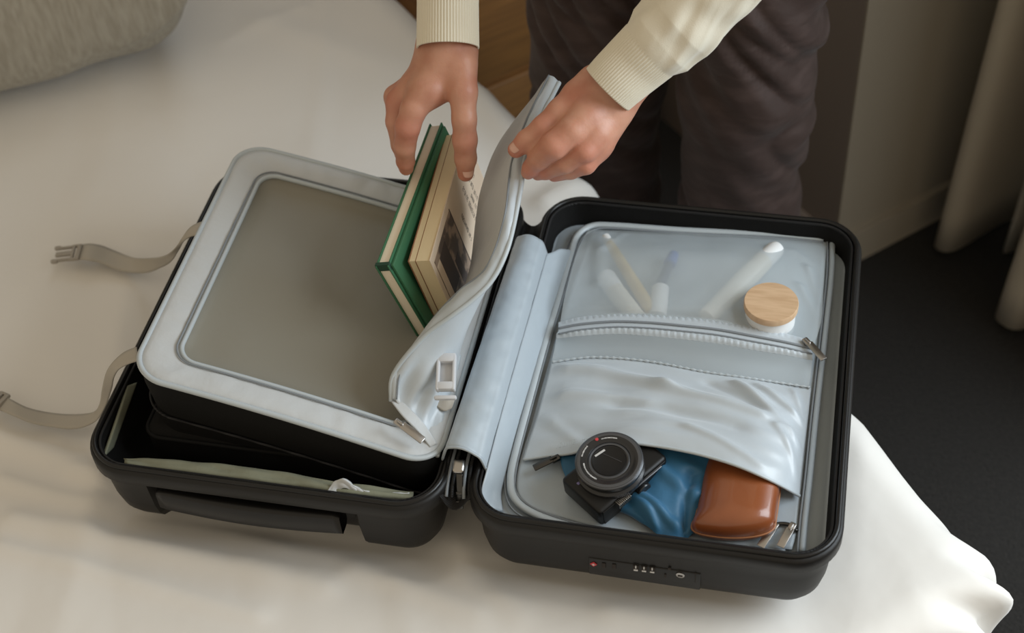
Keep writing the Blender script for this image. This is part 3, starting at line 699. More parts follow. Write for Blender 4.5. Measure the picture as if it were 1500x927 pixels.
V_ = []; r0 = ringp(0.039, 0.0); mc = np.mean(r0, 0); scs = [1.0, 0.975, 0.94, 0.88, 0.8, 0.7, 0.58, 0.45, 0.32, 0.2, 0.1, 0.0005]; dzs = [-0.002, -0.006, -0.009, -0.011] + [-0.012] * 8
for s_, dz_ in zip(scs, dzs):
    for p in r0:
        x = mc[0] + (p[0] - mc[0]) * s_; y = mc[1] + (p[1] - mc[1]) * s_
        V_.append((x, y, plane(x, y) + dz_ + 0.005 * noise.noise(Vector((x * 9 + y * 5, y * 6, 1.3))) * (1 - s_) * 2.5))
F_ = grid_faces(nn, len(scs), True)
mesh_obj('mesh_lid', V_, F_, MT['mesh_panel'], comp)['label'] = 'taupe mesh centre of the lid'

# ---- the lifted flap beside the books
ST = [((640, 668, .668), (573, 588, .700), (580, 586, .704), (592, 602, .692)),
      ((648, 640, .668), (577, 548, .722), (588, 540, .726), (602, 560, .695)),
      ((655, 606, .668), (618, 496, .757), (628, 474, .760), (622, 505, .705)),
      ((664, 566, .670), (660, 464, .778), (672, 426, .785), (640, 500, .705)),
      ((672, 520, .678), (694, 438, .790), (705, 400, .800), (655, 480, .705)),
      ((684, 474, .688), (720, 411, .800), (722, 370, .812), (668, 450, .710)),
      ((699, 442, .698), (738, 378, .812), (733, 336, .822), (680, 420, .720)),
      ((714, 402, .710), (750, 340, .822), (740, 305, .832), (690, 385, .722)),
      ((728, 362, .728), (763, 274, .837), (746, 250, .842), (697, 325, .748)),
      ((750, 295, .760), (770, 226, .850), (753, 222, .853), (705, 277, .780)),
      ((765, 240, .800), (790, 178, .858), (772, 172, .861), (730, 211, .812)),
      ((793, 168, .830), (819, 121, .863), (803, 111, .865), (783, 140, .838))]
cols = [[s[k] for s in ST] for k in range(4)]
def lerp_rows(a, b, n):
    A = np.array(A3(a)); B = np.array(A3(b)); return [[A[i] + (B[i] - A[i]) * t for i in range(len(A))] for t in np.linspace(0, 1, n)]
fl_out = patch('flap', lerp_rows(cols[0], cols[1], 6), 90, 24, MT['satin'], sc, px=False, solid=0.001,
               disp=lambda u, v: 0.006 * math.sin(math.pi * v) * noise.noise(Vector((u * 9, v * 2.5, 8))) + (0.004 * math.sin(v * 22) * math.exp(-((u - 0.09) / 0.05) ** 2)), ddir=(0.4, -0.8, 0.2))
fl_out['label'] = 'lifted pale grey flap held open by a hand'
patch('flap_band', lerp_rows(cols[1], cols[2], 5), 110, 10, MT['satin'], fl_out, px=False, solid=0.001, disp=lambda u, v: 0.003 * math.sin(math.pi * v) + 0.001 * noise.noise(Vector((u * 30, v * 3, 2))))
patch('flap_lining', lerp_rows(cols[2], cols[3], 6), 90, 24, MT['band'], fl_out, px=False, solid=0.001, disp=lambda u, v: 0.004 * math.sin(math.pi * v) * noise.noise(Vector((u * 7, v * 2, 4))), ddir=(-1, 0, 0.2))
tube('piping', A3(cols[1]), 0.0028, MT['piping'], fl_out, n=140, k=8)
tube('piping', A3(cols[0][:5]), 0.0028, MT['piping'], fl_out, n=60, k=8)
tube('seam', A3([(x + 1, y - 1, z + .002) for x, y, z in cols[2]]), 0.0009, MT['seam'], fl_out, n=120, k=6)
patch('flap_corner', [[(573, 588, .702), (590, 610, .695), (612, 632, .686), (630, 655, .676)], [(585, 585, .700), (602, 600, .695), (622, 622, .685), (640, 650, .676)]], 20, 8, MT['band'], fl_out, solid=0.0015)
zip_pull(at(583, 622, .700), at(620, 650, .690), MT['metal'], 0.0095, fl_out)
# female buckle on the flap
bk = bmesh.new(); a = at(656, 522, .722); b = at(653, 588, .706); T = basis(a, b - a, (0.1, -0.75, 0.6)); L = np.linalg.norm(b - a)
for s in (-1, 1): box(bk, (L * 0.42, s * 0.0085, 0.006), (L * 0.80, 0.004, 0.010), T, 0.0018)
box(bk, (L * 0.10, 0, 0.006), (L * 0.20, 0.020, 0.010), T, 0.002); box(bk, (L * 0.72, 0, 0.006), (L * 0.18, 0.020, 0.010), T, 0.002); box(bk, (L * 0.95, 0, 0.004), (0.005, 0.024, 0.006), T, 0.002)
box(bk, (L * 0.45, 0, 0.002), (L * 0.7, 0.018, 0.002), T, 0.0005)
b1 = bm_obj('buckle', bk, MT['buckle_white'], fl_out, True); edge_split(b1, 40); b1['label'] = 'pale grey plastic buckle socket'
patch('buckle_tab', [[(638, 575, .690), (655, 583, .688), (668, 580, .686)], [(636, 592, .684), (650, 602, .680), (662, 598, .680)]], 12, 8, MT['webbing'], fl_out, solid=0.0015)

# ---- compression straps lying on the bed
def strap(name, up_, lo_, z_, label):
    return patch(name, [[(x, y, z) for (x, y), z in zip(up_, z_)], [(x, y, z) for (x, y), z in zip(lo_, z_)]], 90, 6, MT['webbing'], sc, solid=0.0014)
z_ = [.736, .735, .728, .710, .685, .650, .600, .568, .558, .561, .566, .560]
st1 = strap('compression_strap', [(310, 322), (292, 326), (278, 334), (266, 350), (254, 366), (240, 375), (222, 378), (195, 377), (165, 366), (150, 360), (132, 357), (118, 359)],
            [(314, 348), (296, 346), (282, 346), (270, 353), (262, 366), (252, 382), (238, 391), (213, 400), (178, 397), (150, 386), (128, 381), (110, 380)], z_, '')
def male_buckle(c, d, parent):
    T = basis(c, d); bm = bmesh.new()
    box(bm, (-0.004, 0, 0), (0.006, 0.027, 0.006), T, 0.0015); box(bm, (0.004, 0, 0), (0.004, 0.025, 0.005), T, 0.0015)
    box(bm, (0.000, 0.0125, 0), (0.014, 0.003, 0.005), T, 0.001); box(bm, (0.000, -0.0125, 0), (0.014, 0.003, 0.005), T, 0.001)
    box(bm, (0.016, 0, 0), (0.024, 0.008, 0.004), T, 0.0015)
    for s in (-1, 1): box(bm, (0.016, s * 0.0115, 0), (0.022, 0.003, 0.005), T, 0.0012); box(bm, (0.027, s * 0.0125, 0), (0.010, 0.006, 0.006), T, 0.0025)
    o = bm_obj('buckle', bm, MT['buckle'], parent, True); edge_split(o, 40); return o
male_buckle(at(111, 370, .564), at(68, 374, .560) - at(111, 369, .564), st1)
z_ = [.728, .722, .712, .690, .650, .605, .574, .563, .558, .561, .564, .562]
st2 = strap('compression_strap', [(200, 508), (182, 516), (166, 530), (156, 545), (150, 568), (146, 592), (136, 604), (105, 607), (70, 604), (40, 597), (18, 586), (4, 578)],
            [(204, 528), (188, 533), (174, 541), (167, 553), (163, 572), (153, 598), (138, 618), (110, 628), (75, 625), (45, 619), (20, 609), (-2, 600)], z_, '')
male_buckle(at(-2, 588, .564), at(-50, 568, .564) - at(-2, 588, .564), st2)

# ================================================================== things packed in the left half
def rect_frame(o, ex, ey): return frame(o, ex, ey, np.cross(ex, ey))
# black packing cube low in the shell
pcb = root('packing_cube', (-0.22, 0.21, ZR - 0.06), 'black fabric packing cube low in the shell under the raised lid', 'packing cube')
box_obj('cube_body', (-0.215, 0.225, ZR - 0.038), (0.32, 0.32, 0.062), MT['black_fabric'], pcb, bev=0.014, seg=4)
P = rrect(-0.215, 0.225, 0.161, 0.161, 0.02, 10, 6); tube('piping', [(x, y, ZR - 0.016) for x, y in P], 0.0025, MT['black_fabric'], pcb, closed=True, raw=True, k=6)
# folded olive garment along the near wall
ga = patch('folded_garment', [[(182, 672, ZR - .010), (260, 676, ZR - .004), (360, 686, ZR - .004), (450, 699, ZR - .006), (520, 711, ZR - .006), (606, 722, ZR - .014)],
                         [(184, 680, ZR - .007), (260, 686, ZR - .001), (360, 698, ZR - .001), (450, 711, ZR - .003), (520, 722, ZR - .003), (604, 730, ZR - .010)],
                         [(188, 686, ZR - .014), (260, 694, ZR - .010), (360, 706, ZR - .010), (450, 719, ZR - .012), (520, 729, ZR - .012), (602, 735, ZR - .018)]], 70, 20, MT['olive'],
           disp=lambda u, v: 0.003 * noise.noise(Vector((u * 10, v * 3, 2))), solid=0.004)
tag(ga, 'folded olive green garment tucked along the near wall of the suitcase', 'garment')
gl = patch('folded_cloth', [[(478, 722, ZR - .004), (490, 705, ZR + .004), (505, 701, ZR + .010), (520, 712, ZR + .002), (550, 722, ZR - .004), (600, 722, ZR - .010)],
                            [(486, 730, ZR - .006), (496, 718, ZR - .002), (508, 715, ZR + .000), (524, 722, ZR - .004), (552, 731, ZR - .008), (598, 730, ZR - .014)]], 50, 10, MT['band'], solid=0.003,
           disp=lambda u, v: 0.002 * noise.noise(Vector((u * 12, v * 3, 5))))
tag(gl, 'small pale cloth loop beside the olive garment, near the hinge', 'cloth')
# pale side pouch seen at the left wall
sp = patch('side_pouch', [[(165, 655, ZR - .030), (185, 600, ZR - .018), (200, 560, ZR - .012)], [(152, 668, ZR - .014), (172, 610, ZR - .006), (186, 565, ZR - .004)]], 30, 8, MT['olive'], sc, solid=0.003)

def book(name, C, e1, e2, L, W, th, label, cover, pages, cover_t=0.0018, over=0.0025, group=None, leafline=False):
    """C outer top-near corner; e1 along the long edge, e2 down the short edge, thickness runs along e1 x e2"""
    r = root(name, C, label, 'book', group)
    T = frame(C, e1, e2, np.cross(e1, e2))
    box_obj('page_block', (L / 2, W / 2, th / 2), (L - 2 * over, W - 2 * over, th - cover_t), pages, r, T=T, smooth=False)
    box_obj('cover', (L / 2, W / 2, cover_t / 2), (L, W, cover_t), cover[0], r, T=T, bev=0.0005)
    box_obj('cover', (L / 2, W / 2, th - cover_t / 2), (L, W, cover_t), cover[1], r, T=T, bev=0.0005)
    box_obj('spine', (L / 2, W - cover_t / 2, th / 2), (L, cover_t, th), cover[0], r, T=T, bev=0.0005)
    return r, T
def ortho(C, T1, T2):
    e1 = T1 - C; L = np.linalg.norm(e1); e1 /= L; e2 = T2 - C; e2 -= (e2 @ e1) * e1; e2 /= np.linalg.norm(e2); return e1, e2, L
# green book: outer cover plane carries the left line
Cg = at(549, 391, .785); e1, e2, Lg = ortho(Cg, at(629, 181, .800), at(601, 516, .672))
e3 = np.cross(e1, e2)
if e3[0] < 0: e3 = -e3
def book2(name, C, e1, e2, e3, L, W, th, label, cov, pages, ct=0.0018, over=0.0025):
    r = root(name, C + e2 * W, label, 'book'); T = frame(C, e1, e2, e3)
    def bx(n, c, s, m_, bev=0.0):
        bm = bmesh.new(); box(bm, c, s, T, bev)
        bmesh.ops.recalc_face_normals(bm, faces=bm.faces); return bm_obj(n, bm, m_, r, smooth=False)
    bx('page_block', (L / 2, W / 2, th / 2), (L - 2 * over, W - 2 * over, th - 2 * ct), pages)
    bx('cover', (L / 2, W / 2, ct / 2), (L, W, ct), cov[0], 0.0005); bx('cover', (L / 2, W / 2, th - ct / 2), (L, W, ct), cov[1], 0.0005)
    bx('spine', (L / 2, W - ct / 2, th / 2), (L, ct, th), cov[2], 0.0005)
    return r, T, bx
gb, Tg, bxg = book2('green_book', Cg, e1, e2, e3, Lg, 0.145, 0.0165, 'green hardback book with cream page edges, gripped by the fingers', (MT['green_cover'], MT['green_cover'], MT['green_cover']), MT['pages'])
bxg('page_band', (0.0035, 0.004, 0.00825), (0.0045, 0.0095, 0.017), MT['green_dark'])
bxg('cover_strip', (Lg / 2, 0.072, 0.0185), (Lg * 0.97, 0.138, 0.0035), MT['green_cover'], 0.0008)
# cream book
Cc = at(597, 383, .780); f1, f2, Lc = ortho(Cc, at(652, 196, .794), at(622, 478, .700))
f3 = np.cross(f1, f2)
if f3[0] < 0: f3 = -f3
cb, Tc, bxc = book2('cream_book', Cc, f1, f2, f3, Lc, 0.138, 0.026, 'thick cream paperback with a dark picture and small print on its cover', (MT['brown_cover'], MT['cream_cover'], MT['cream_cover']), MT['pages_tan'], ct=0.0012, over=0.0012)
bxc('inner_leaf', (Lc / 2, 0.068, 0.0085), (Lc - 0.001, 0.134, 0.0007), MT['brown_cover'])
pic = bxc('cover_picture', (0.046, 0.060, 0.0262), (0.078, 0.098, 0.0004), MT['photo_print'])
bxc('picture_border', (0.0855, 0.062, 0.0263), (0.0018, 0.104, 0.0004), MT['ink'])
bxc('picture_figure', (0.034, 0.050, 0.02645), (0.026, 0.060, 0.0003), MT['ink']); bxc('picture_figure', (0.058, 0.078, 0.02645), (0.014, 0.040, 0.0003), MT['ink'])
bxc('picture_mat', (0.014, 0.055, 0.02645), (0.012, 0.07, 0.0003), MT['cream_cover'])
O = Cc + f3 * 0.0261
glyphs('printed_text', O, f2, -f1 if True else f1, [(0.030, -(Lc - 0.058), 0.052, 0.0055), (0.012, -(Lc - 0.034), 0.060, 0.0055), (0.012, -(Lc - 0.020), 0.040, 0.0055), (0.045, -0.112, 0.040, 0.0050), (0.055, -(Lc - 0.046), 0.030, 0.0045)], MT['ink'], cb, seed=9, stroke=0.0007)

# ================================================================== things in the right half
def rod(name, p, q, prof, mat_, parent, n=24):
    """prof: (fraction along p->q, radius)"""
    p = np.array(p); q = np.array(q); L = np.linalg.norm(q - p); d = (q - p) / L
    x = np.cross(d, (0, 0, 1)); x /= np.linalg.norm(x); T = frame(p, x, np.cross(d, x), d)
    return lathe(name, [(r, f * L) for f, r in prof], mat_, parent, T=T, n=n)
zi = ZP + 0.008
tb = root('toothbrush', at(950, 450, zi), 'yellow bamboo toothbrush handle behind the frosted pocket mesh', 'toothbrush')
rod('brush_handle', at(890, 352, zi + .005), at(958, 462, zi + .002), [(0, 0), (0.01, 0.004), (0.1, 0.0060), (0.6, 0.0075), (0.97, 0.0085), (1, 0)], MT['bamboo'], tb)
rod('brush_tip', at(886, 346, zi + .005), at(893, 357, zi + .005), [(0, 0), (0.1, 0.0055), (0.9, 0.0062), (1, 0)], MT['white_plastic'], tb)
tb = root('cosmetic_tube', at(930, 460, zi), 'white lip-balm stick with cream label, leaning in the frosted pocket', 'cosmetic tube')
rod('cap', at(885, 402, zi + .005), at(900, 425, zi + .003), [(0, 0), (0.04, 0.0095), (0.2, 0.0118), (1, 0.0118), (1.0, 0)], MT['white_plastic'], tb)
rod('tube_body', at(900, 425, zi + .003), at(935, 470, zi + .003), [(0, 0.0), (0, 0.0114), (0.98, 0.0114), (1, 0)], MT['cream_plastic'], tb)
tb = root('blue_toothbrush', at(955, 450, zi), 'blue and navy toothbrush blurred behind the frosted pocket mesh', 'toothbrush')
rod('brush_head', at(988, 371, zi + .003), at(980, 388, zi + .005), [(0, 0), (0.1, 0.0062), (0.9, 0.0072), (1, 0)], MT['blue_plastic'], tb)
rod('brush_handle', at(980, 388, zi + .005), at(966, 420, zi + .003), [(0, 0.0045), (0.5, 0.0058), (1, 0.0062)], MT['navy'], tb)
rod('brush_handle', at(968, 420, zi + .004), at(962, 470, zi + .002), [(0, 0), (0.05, 0.010), (0.9, 0.011), (1, 0)], MT['white_plastic'], tb)
tb = root('white_bottle', at(1060, 450, zi), 'long white tube lying slanted inside the frosted pocket', 'bottle')
rod('cap', at(1140, 362, zi + .003), at(1118, 382, zi + .003), [(0, 0), (0.03, 0.009), (0.2, 0.0112), (1, 0.0118), (1.0, 0)], MT['white_plastic'], tb)
rod('bottle_body', at(1118, 382, zi + .003), at(1030, 470, zi + .004), [(0, 0), (0.0, 0.0122), (0.2, 0.013), (0.95, 0.011), (1, 0)], MT['cream_plastic'], tb)
# jar with wooden lid, sitting in the mouth of the pocket
jl = at(1130, 441, ZP + 0.044); jr = root('jar', (jl[0], jl[1], ZP), 'small frosted jar with a round pale wooden lid, pressed against the mesh pocket', 'jar')
Tj = frame((jl[0], jl[1], jl[2] - 0.010), (1, 0, 0), (0, 1, 0), (0, 0, 1))
lathe('lid', [(0.0, 0), (0.0295, 0), (0.0306, 0.0008), (0.0308, 0.008), (0.0300, 0.0095), (0.0, 0.0095)], MT['wood_lid'], jr, T=Tj, n=64)
lathe('jar_body', [(0, -0.033), (0.026, -0.033), (0.0285, -0.030), (0.0285, -0.004), (0.026, 0), (0, 0)], MT['white_plastic'], jr, T=Tj, n=48)

# ---- blue cloth
bc = patch('blue_cloth', [[(820, 668, ZP + .012), (880, 664, ZP + .016), (945, 652, ZP + .030), (1000, 655, ZP + .032), (1045, 662, ZP + .028)],
                          [(825, 690, ZP + .008), (880, 690, ZP + .012), (940, 680, ZP + .026), (1000, 690, ZP + .030), (1045, 700, ZP + .020)],
                          [(840, 712, ZP + .006), (890, 725, ZP + .010), (945, 715, ZP + .022), (1000, 725, ZP + .024), (1040, 735, ZP + .014)],
                          [(875, 730, ZP + .006), (905, 744, ZP + .010), (950, 745, ZP + .020), (995, 752, ZP + .018), (1035, 758, ZP + .010)],
                          [(895, 742, ZP + .003), (915, 750, ZP + .005), (948, 770, ZP + .008), (985, 796, ZP + .006), (1030, 772, ZP + .006)]], 60, 60, MT['blue_cloth'],
           disp=lambda u, v: ridge(u, v, [(0.3, 0.1, 0.5, 0.9, 0.06, 0.006), (0.85, 0.3, 0.78, 1.0, 0.04, -0.008), (0.6, 0.2, 0.9, 0.6, 0.05, 0.005), (0.5, 0.6, 0.8, 0.95, 0.04, 0.005)]) + 0.003 * noise.noise(Vector((u * 6, v * 6, 1))), solid=0.003)
tag(bc, 'crumpled blue cloth pouch between the camera and the leather case', 'cloth')

# ---- compact camera
cm_ = root('compact_camera', at(895, 700, ZP), 'black compact camera lying lens up at the pocket opening', 'camera')
pa = at(880, 746, .672); pb = at(975, 675, .672); ax_ = (pb - pa); ax_[2] = 0.0; ax_ /= np.linalg.norm(ax_)
ay_ = np.cross((0, 0, 1), ax_)
nrm_ = np.array([-0.06, -0.10, 1.0]); nrm_ /= np.linalg.norm(nrm_); ax2 = ax_ - (ax_ @ nrm_) * nrm_; ax2 /= np.linalg.norm(ax2); ay2 = np.cross(nrm_, ax2)
cface = at(880, 746, .672) + ax_ * 0.046 + ay_ * 0.030
Tk = frame(cface, ax2, ay2, nrm_)
bm = bmesh.new(); box(bm, (0, 0, -0.014), (0.096, 0.060, 0.028), Tk, 0.0045, 3); cbody = bm_obj('camera_body', bm, MT['camera_black'], cm_, True); edge_split(cbody, 40)
box_obj('top_plate', (0, -0.0303, -0.014), (0.088, 0.0012, 0.022), MT['camera_black'], cm_, T=Tk, bev=0.0004)
lathe('lens_barrel', [(0.0, 0.0), (0.036, 0.0), (0.036, 0.006), (0.0330, 0.008), (0.0330, 0.014), (0.0352, 0.0155), (0.0356, 0.021), (0.0335, 0.0235), (0.027, 0.0235), (0.026, 0.0225), (0.0225, 0.0225), (0.0215, 0.0205), (0.019, 0.020), (0.0, 0.020)], MT['camera_gloss'], cm_, T=Tk @ Matrix.Translation((-0.004, 0.001, 0)) @ Matrix.Diagonal((1, 1, 0.78, 1)), n=72)
Tl_ = Tk @ Matrix.Translation((-0.004, 0.001, 0)) @ Matrix.Diagonal((1, 1, 0.78, 1))
lathe('lens_ring', [(0.0300, 0.0236), (0.0330, 0.0238), (0.0350, 0.0222), (0.0352, 0.0205), (0.0330, 0.0200), (0.03, 0.0230)], MT['camera_grey'], cm_, T=Tl_, n=72, cap=False)
lathe('lens_ring', [(0.0192, 0.0215), (0.0205, 0.0222), (0.0218, 0.0215), (0.0205, 0.0205), (0.0192, 0.0208)], MT['camera_grey'], cm_, T=Tl_, n=60, cap=False)
box_obj('lens_cover', (0.0048, 0, 0.0205), (0.0004, 0.024, 0.0008), MT['camera_grey'], cm_, T=Tl_ @ Matrix.Rotation(0.3, 4, 'Z'))
lathe('lens_shutter', [(0.0, 0.0203), (0.0170, 0.0203), (0.0175, 0.0207), (0.0180, 0.0200)], MT['camera_black'], cm_, T=Tl_, n=48)
box_obj('brand_mark', (-0.002, 0.0135, 0.0212), (0.0125, 0.0022, 0.0005), MT['white_mark'], cm_, T=Tl_ @ Matrix.Rotation(-0.12, 4, 'Z'))
lathe('red_dot', [(0, 0), (0.0018, 0), (0.0018, 0.0006), (0, 0.0006)], MT['red_mark'], cm_, T=Tl_ @ Matrix.Translation((0.008, 0.0272, 0.0236)), n=16)
def arc_text(a0, a1, r, n, seed):
    bm = bmesh.new(); rnd = random.Random(seed)
    for i in range(n):
        a = math.radians(a0 + (a1 - a0) * i / n); T = Tl_ @ Matrix.Rotation(a, 4, 'Z') @ Matrix.Translation((r, 0, 0.0238))
        box(bm, (0, 0, 0), (0.0016 * rnd.uniform(0.6, 1), 0.0005 + 0.0006 * rnd.random(), 0.0003), T)
    bm_obj('ring_lettering', bm, MT['white_mark'], cm_)['kind'] = 'stuff'
arc_text(30, 66, 0.0268, 16, 1); arc_text(100, 128, 0.0285, 14, 2); arc_text(145, 200, 0.0262, 22, 5)
bm = bmesh.new()
for i in range(9): box(bm, (-0.026 + i * 0.0019, -0.0335, -0.0050), (0.0011, 0.007, 0.0075), Tk, 0.0003)
o = bm_obj('zoom_lever', bm, MT['metal'], cm_, True)
box_obj('control_bar', (0.006, -0.0320, -0.003), (0.062, 0.0030, 0.0022), MT['camera_grey'], cm_, T=Tk, bev=0.0008)
lathe('mode_dial', [(0, 0), (0.0088, 0), (0.0090, 0.006), (0.008, 0.007), (0, 0.007)], MT['camera_gloss'], cm_, T=Tk @ Matrix.Translation((0.008, -0.030, -0.014)) @ Matrix.Rotation(math.pi / 2, 4, 'X'), n=32)
box_obj('logo_mark', (-0.0385, 0.012, 0.0002), (0.0040, 0.0030, 0.0005), mat('violet_mark', (0.22, 0.2, 0.42), 0.5), cm_, T=Tk)

# ---- brown leather glasses case
def case():
    e = root('glasses_case', at(1080, 760, ZP), 'glossy brown leather glasses case half under the fabric pocket', 'glasses case')
    near = at(1074, 783, ZP + .015); far = at(1094, 660, ZP + .015); ax = far - near; ax[2] = 0; ax /= np.linalg.norm(ax); L = 0.118
    ay = np.cross((0, 0, 1), ax); n = 44; k = 48
    def build(top, name, m_):
        V_ = []
        for i in range(n):
            s = i / (n - 1); s = 0.5 - 0.5 * math.cos(math.pi * s) if s < 0.5 else s
            s = max(s, 0.0)
            end = (1 - (1 - min(1, s / 0.22)) ** 2.4) ** (1 / 2.4) if s < 0.22 else 1
            end2 = (1 - (1 - min(1, (1 - s) / 0.15)) ** 2.4) ** (1 / 2.4) if s > 0.85 else 1
            wv = 0.0400 * end * end2; hv = (0.0265 if top else 0.013) * (end ** 0.8) * end2
            skew_ = 0.022 * max(0, 1 - s / 0.22) ** 2
            for j in range(k + 1):
                a = math.pi * j / k; ca, sa = math.cos(a), math.sin(a)
                x = wv * (abs(ca) ** 0.72) * (1 if ca >= 0 else -1); z = hv * (sa ** 0.80 if sa > 0 else 0)
                peak = 1.0 + 0.10 * (ca if top else 0)
                p = near + ax * (-0.006 + s * L) + ay * (-x - skew_ * -1) * 1.0 + np.array([0, 0, (z if top else -z) * peak])
                V_.append(p)
        F_ = grid_faces(k + 1, n)
        if top: F_ = [f[::-1] for f in F_]
        return mesh_obj(name, V_, F_, m_, e)
    t = build(True, 'lid', MT['leather']); b = build(False, 'case_base', MT['leather'])
    # seam
    P = []
    for i in range(40):
        a = math.pi * i / 39 - math.pi / 2
    me = t.data; k1 = k + 1
    rim = [np.array(me.vertices[i * k1].co) for i in range(n - 1, -1, -1)] + [np.array(me.vertices[i * k1 + k].co) for i in range(n)]
    tube('seam', rim, 0.0011, MT['leather_seam'], e, n=160, k=6)
case()

# ================================================================== person
pe = root('person', (0.12, 0.82, 0.0), 'person in a cream knit sweater and dark brown trousers packing the suitcase', 'person')
def P3(l): return [(at(x, y, z), r * depth(at(x, y, z)) / F) for x, y, z, r in l]
def chain(G, l, k=0.004):
    L = P3(l); d = None
    for (a, ra), (b, rb) in zip(L[:-1], L[1:]):
        c = cone(G, a, b, ra, rb); d = c if d is None else smin(d, c, k)
    return d
def build_hand(arm, palm, fingers, thumb, grooves, h=0.0012, kp=0.012):
    allp = [at(*q[:3]) for ch in [arm] + palm + fingers + [thumb] for q in ch]
    G, lo = sdf_grid(allp, 0.045, h)
    D = chain(G, arm, 0.02)
    for c in palm: D = smin(D, chain(G, c, 0.01), 0.016)
    Fg = None
    for c in fingers:
        f = chain(G, c, 0.003); Fg = f if Fg is None else smin(Fg, f, 0.0014)
    D = smin(D, Fg, kp)
    D = smin(D, chain(G, thumb, 0.005), kp * 0.55)
    for (a, b, r, k) in grooves:
        pa_, pb_ = at(*a), at(*b); rr = r * depth(pa_) / F
        g = cone(G, pa_, pb_, rr, rr); D = -smin(-D, g, k)
    return surface_nets(D, lo, h)
HA = build_hand(
    arm=[(658, 20, .955, 37), (656, 50, .935, 38), (657, 82, .925, 37)],
    palm=[[(650, 80, .925, 34), (632, 130, .905, 27)], [(640, 82, .915, 28), (604, 135, .893, 20)], [(663, 82, .925, 31), (674, 125, .905, 23)], [(640, 100, .90, 26), (612, 130, .88, 22)]],
    fingers=[[(622, 135, .905, 22), (606, 160, .893, 19.5), (597, 186, .876, 18.5), (593, 214, .850, 16.0), (594, 236, .825, 13.5), (595, 246, .812, 11)],
             [(605, 130, .890, 20), (585, 150, .880, 20), (582, 178, .862, 17), (588, 212, .835, 15), (594, 236, .810, 12)],
             [(603, 125, .875, 18), (580, 142, .862, 17.5), (583, 175, .835, 15), (594, 205, .805, 13)],
             [(610, 115, .860, 16), (592, 140, .842, 15), (596, 170, .815, 13), (604, 192, .795, 11)]],
    thumb=[(675, 95, .925, 24), (678, 135, .908, 21), (680, 175, .885, 17.5), (681, 205, .862, 17.5), (682, 232, .838, 15.5), (682, 254, .818, 12.0)],
    grooves=[((626, 176, .91), (652, 186, .90), 5, 0.004), ((668, 205, .900), (696, 208, .892), 1.5, 0.0018), ((668, 211, .896), (694, 214, .888), 1.3, 0.0018), ((581, 190, .905), (612, 196, .905), 1.5, 0.0018)])
HB = build_hand(
    arm=[(945, 82, .950, 36), (915, 113, .928, 36.5), (888, 140, .912, 37)],
    palm=[[(888, 138, .912, 35), (858, 180, .900, 27)], [(895, 150, .905, 33), (873, 200, .885, 27)], [(875, 130, .912, 30), (845, 150, .905, 24)], [(890, 165, .895, 28), (870, 215, .87, 22)]],
    fingers=[[(858, 172, .908, 25), (838, 192, .903, 22), (812, 213, .893, 20.5), (790, 232, .872, 16.5), (778, 246, .856, 13), (774, 252, .849, 11)],
             [(872, 195, .895, 21), (856, 220, .885, 18.5), (828, 238, .868, 16), (800, 250, .850, 13), (788, 254, .843, 10.5)],
             [(874, 212, .880, 18), (858, 240, .866, 15.5), (836, 249, .852, 13.5), (812, 256, .838, 10.5)]],
    thumb=[(868, 122, .918, 24), (845, 138, .915, 20), (820, 162, .908, 17.5), (796, 186, .897, 16.5), (772, 206, .882, 15.5), (756, 219, .872, 12.5)],
    grooves=[((846, 150, .935), (822, 192, .925), 4.0, 0.005), ((800, 203, .918), (818, 224, .918), 1.5, 0.0018), ((796, 207, .914), (812, 227, .914), 1.4, 0.0018), ((806, 199, .922), (823, 220, .922), 1.3, 0.0018),
             ((788, 184, .918), (800, 198, .916), 1.4, 0.0018), ((784, 187, .916), (796, 201, .914), 1.3, 0.0018)])
def vary(Vt):
    out = Vt.copy()
    return out
V_ = np.concatenate([HA[0], HB[0]]); F_ = np.concatenate([HA[1], HB[1] + len(HA[0])])
# shoulders and chest carrying both arms under the sweater (out of the picture)
shA = np.array([-0.10, 0.80, 1.34]); shB = np.array([0.30, 0.74, 1.34]); elA = at(650, -300, 1.12); elB = at(1290, -250, 1.18); pel = np.array([0.11, 0.86, 0.93]); chest = np.array([0.10, 0.76, 1.28])
body = mesh_obj('body', V_, F_, MT['skin'], pe)
mm = body.modifiers.new('s', 'SMOOTH'); mm.factor = 0.5; mm.iterations = 2
me = body.data
bmx = bmesh.new(); bmx.from_mesh(me); bmesh.ops.recalc_face_normals(bmx, faces=bmx.faces); bmx.to_mesh(me); bmx.free(); me.shade_smooth()
ca = me.color_attributes.new('tone', 'FLOAT_COLOR', 'POINT')
spots = [(at(*q[:3]), q[3]) for q in [(597, 186, .876, .020), (594, 240, .82, .016), (682, 250, .82, .018), (681, 205, .862, .014), (583, 160, .87, .018), (585, 150, .88, .02), (756, 219, .872, .018), (796, 186, .897, .014),
         (812, 213, .893, .018), (778, 250, .856, .018), (856, 220, .885, .018), (858, 240, .866, .018), (812, 256, .838, .018), (845, 150, .915, .018), (870, 205, .885, .016), (674, 125, .905, .02)]]
co = np.empty(len(me.vertices) * 3); me.vertices.foreach_get('co', co); co = co.reshape(-1, 3); tone = np.zeros(len(co))
for c_, rd in spots: tone = np.maximum(tone, np.exp(-((co - c_) ** 2).sum(1) / rd ** 2))
cc_ = np.repeat(tone[:, None], 4, 1); cc_[:, 3] = 1; ca.data.foreach_set('color', cc_.ravel())
nt = MT['skin'].node_tree; bs = nt.nodes['Principled BSDF']; src = bs.inputs['Base Color'].links[0].from_socket
an = nt.nodes.new('ShaderNodeAttribute'); an.attribute_name = 'tone'; mx = nt.nodes.new('ShaderNodeMix'); mx.data_type = 'RGBA'
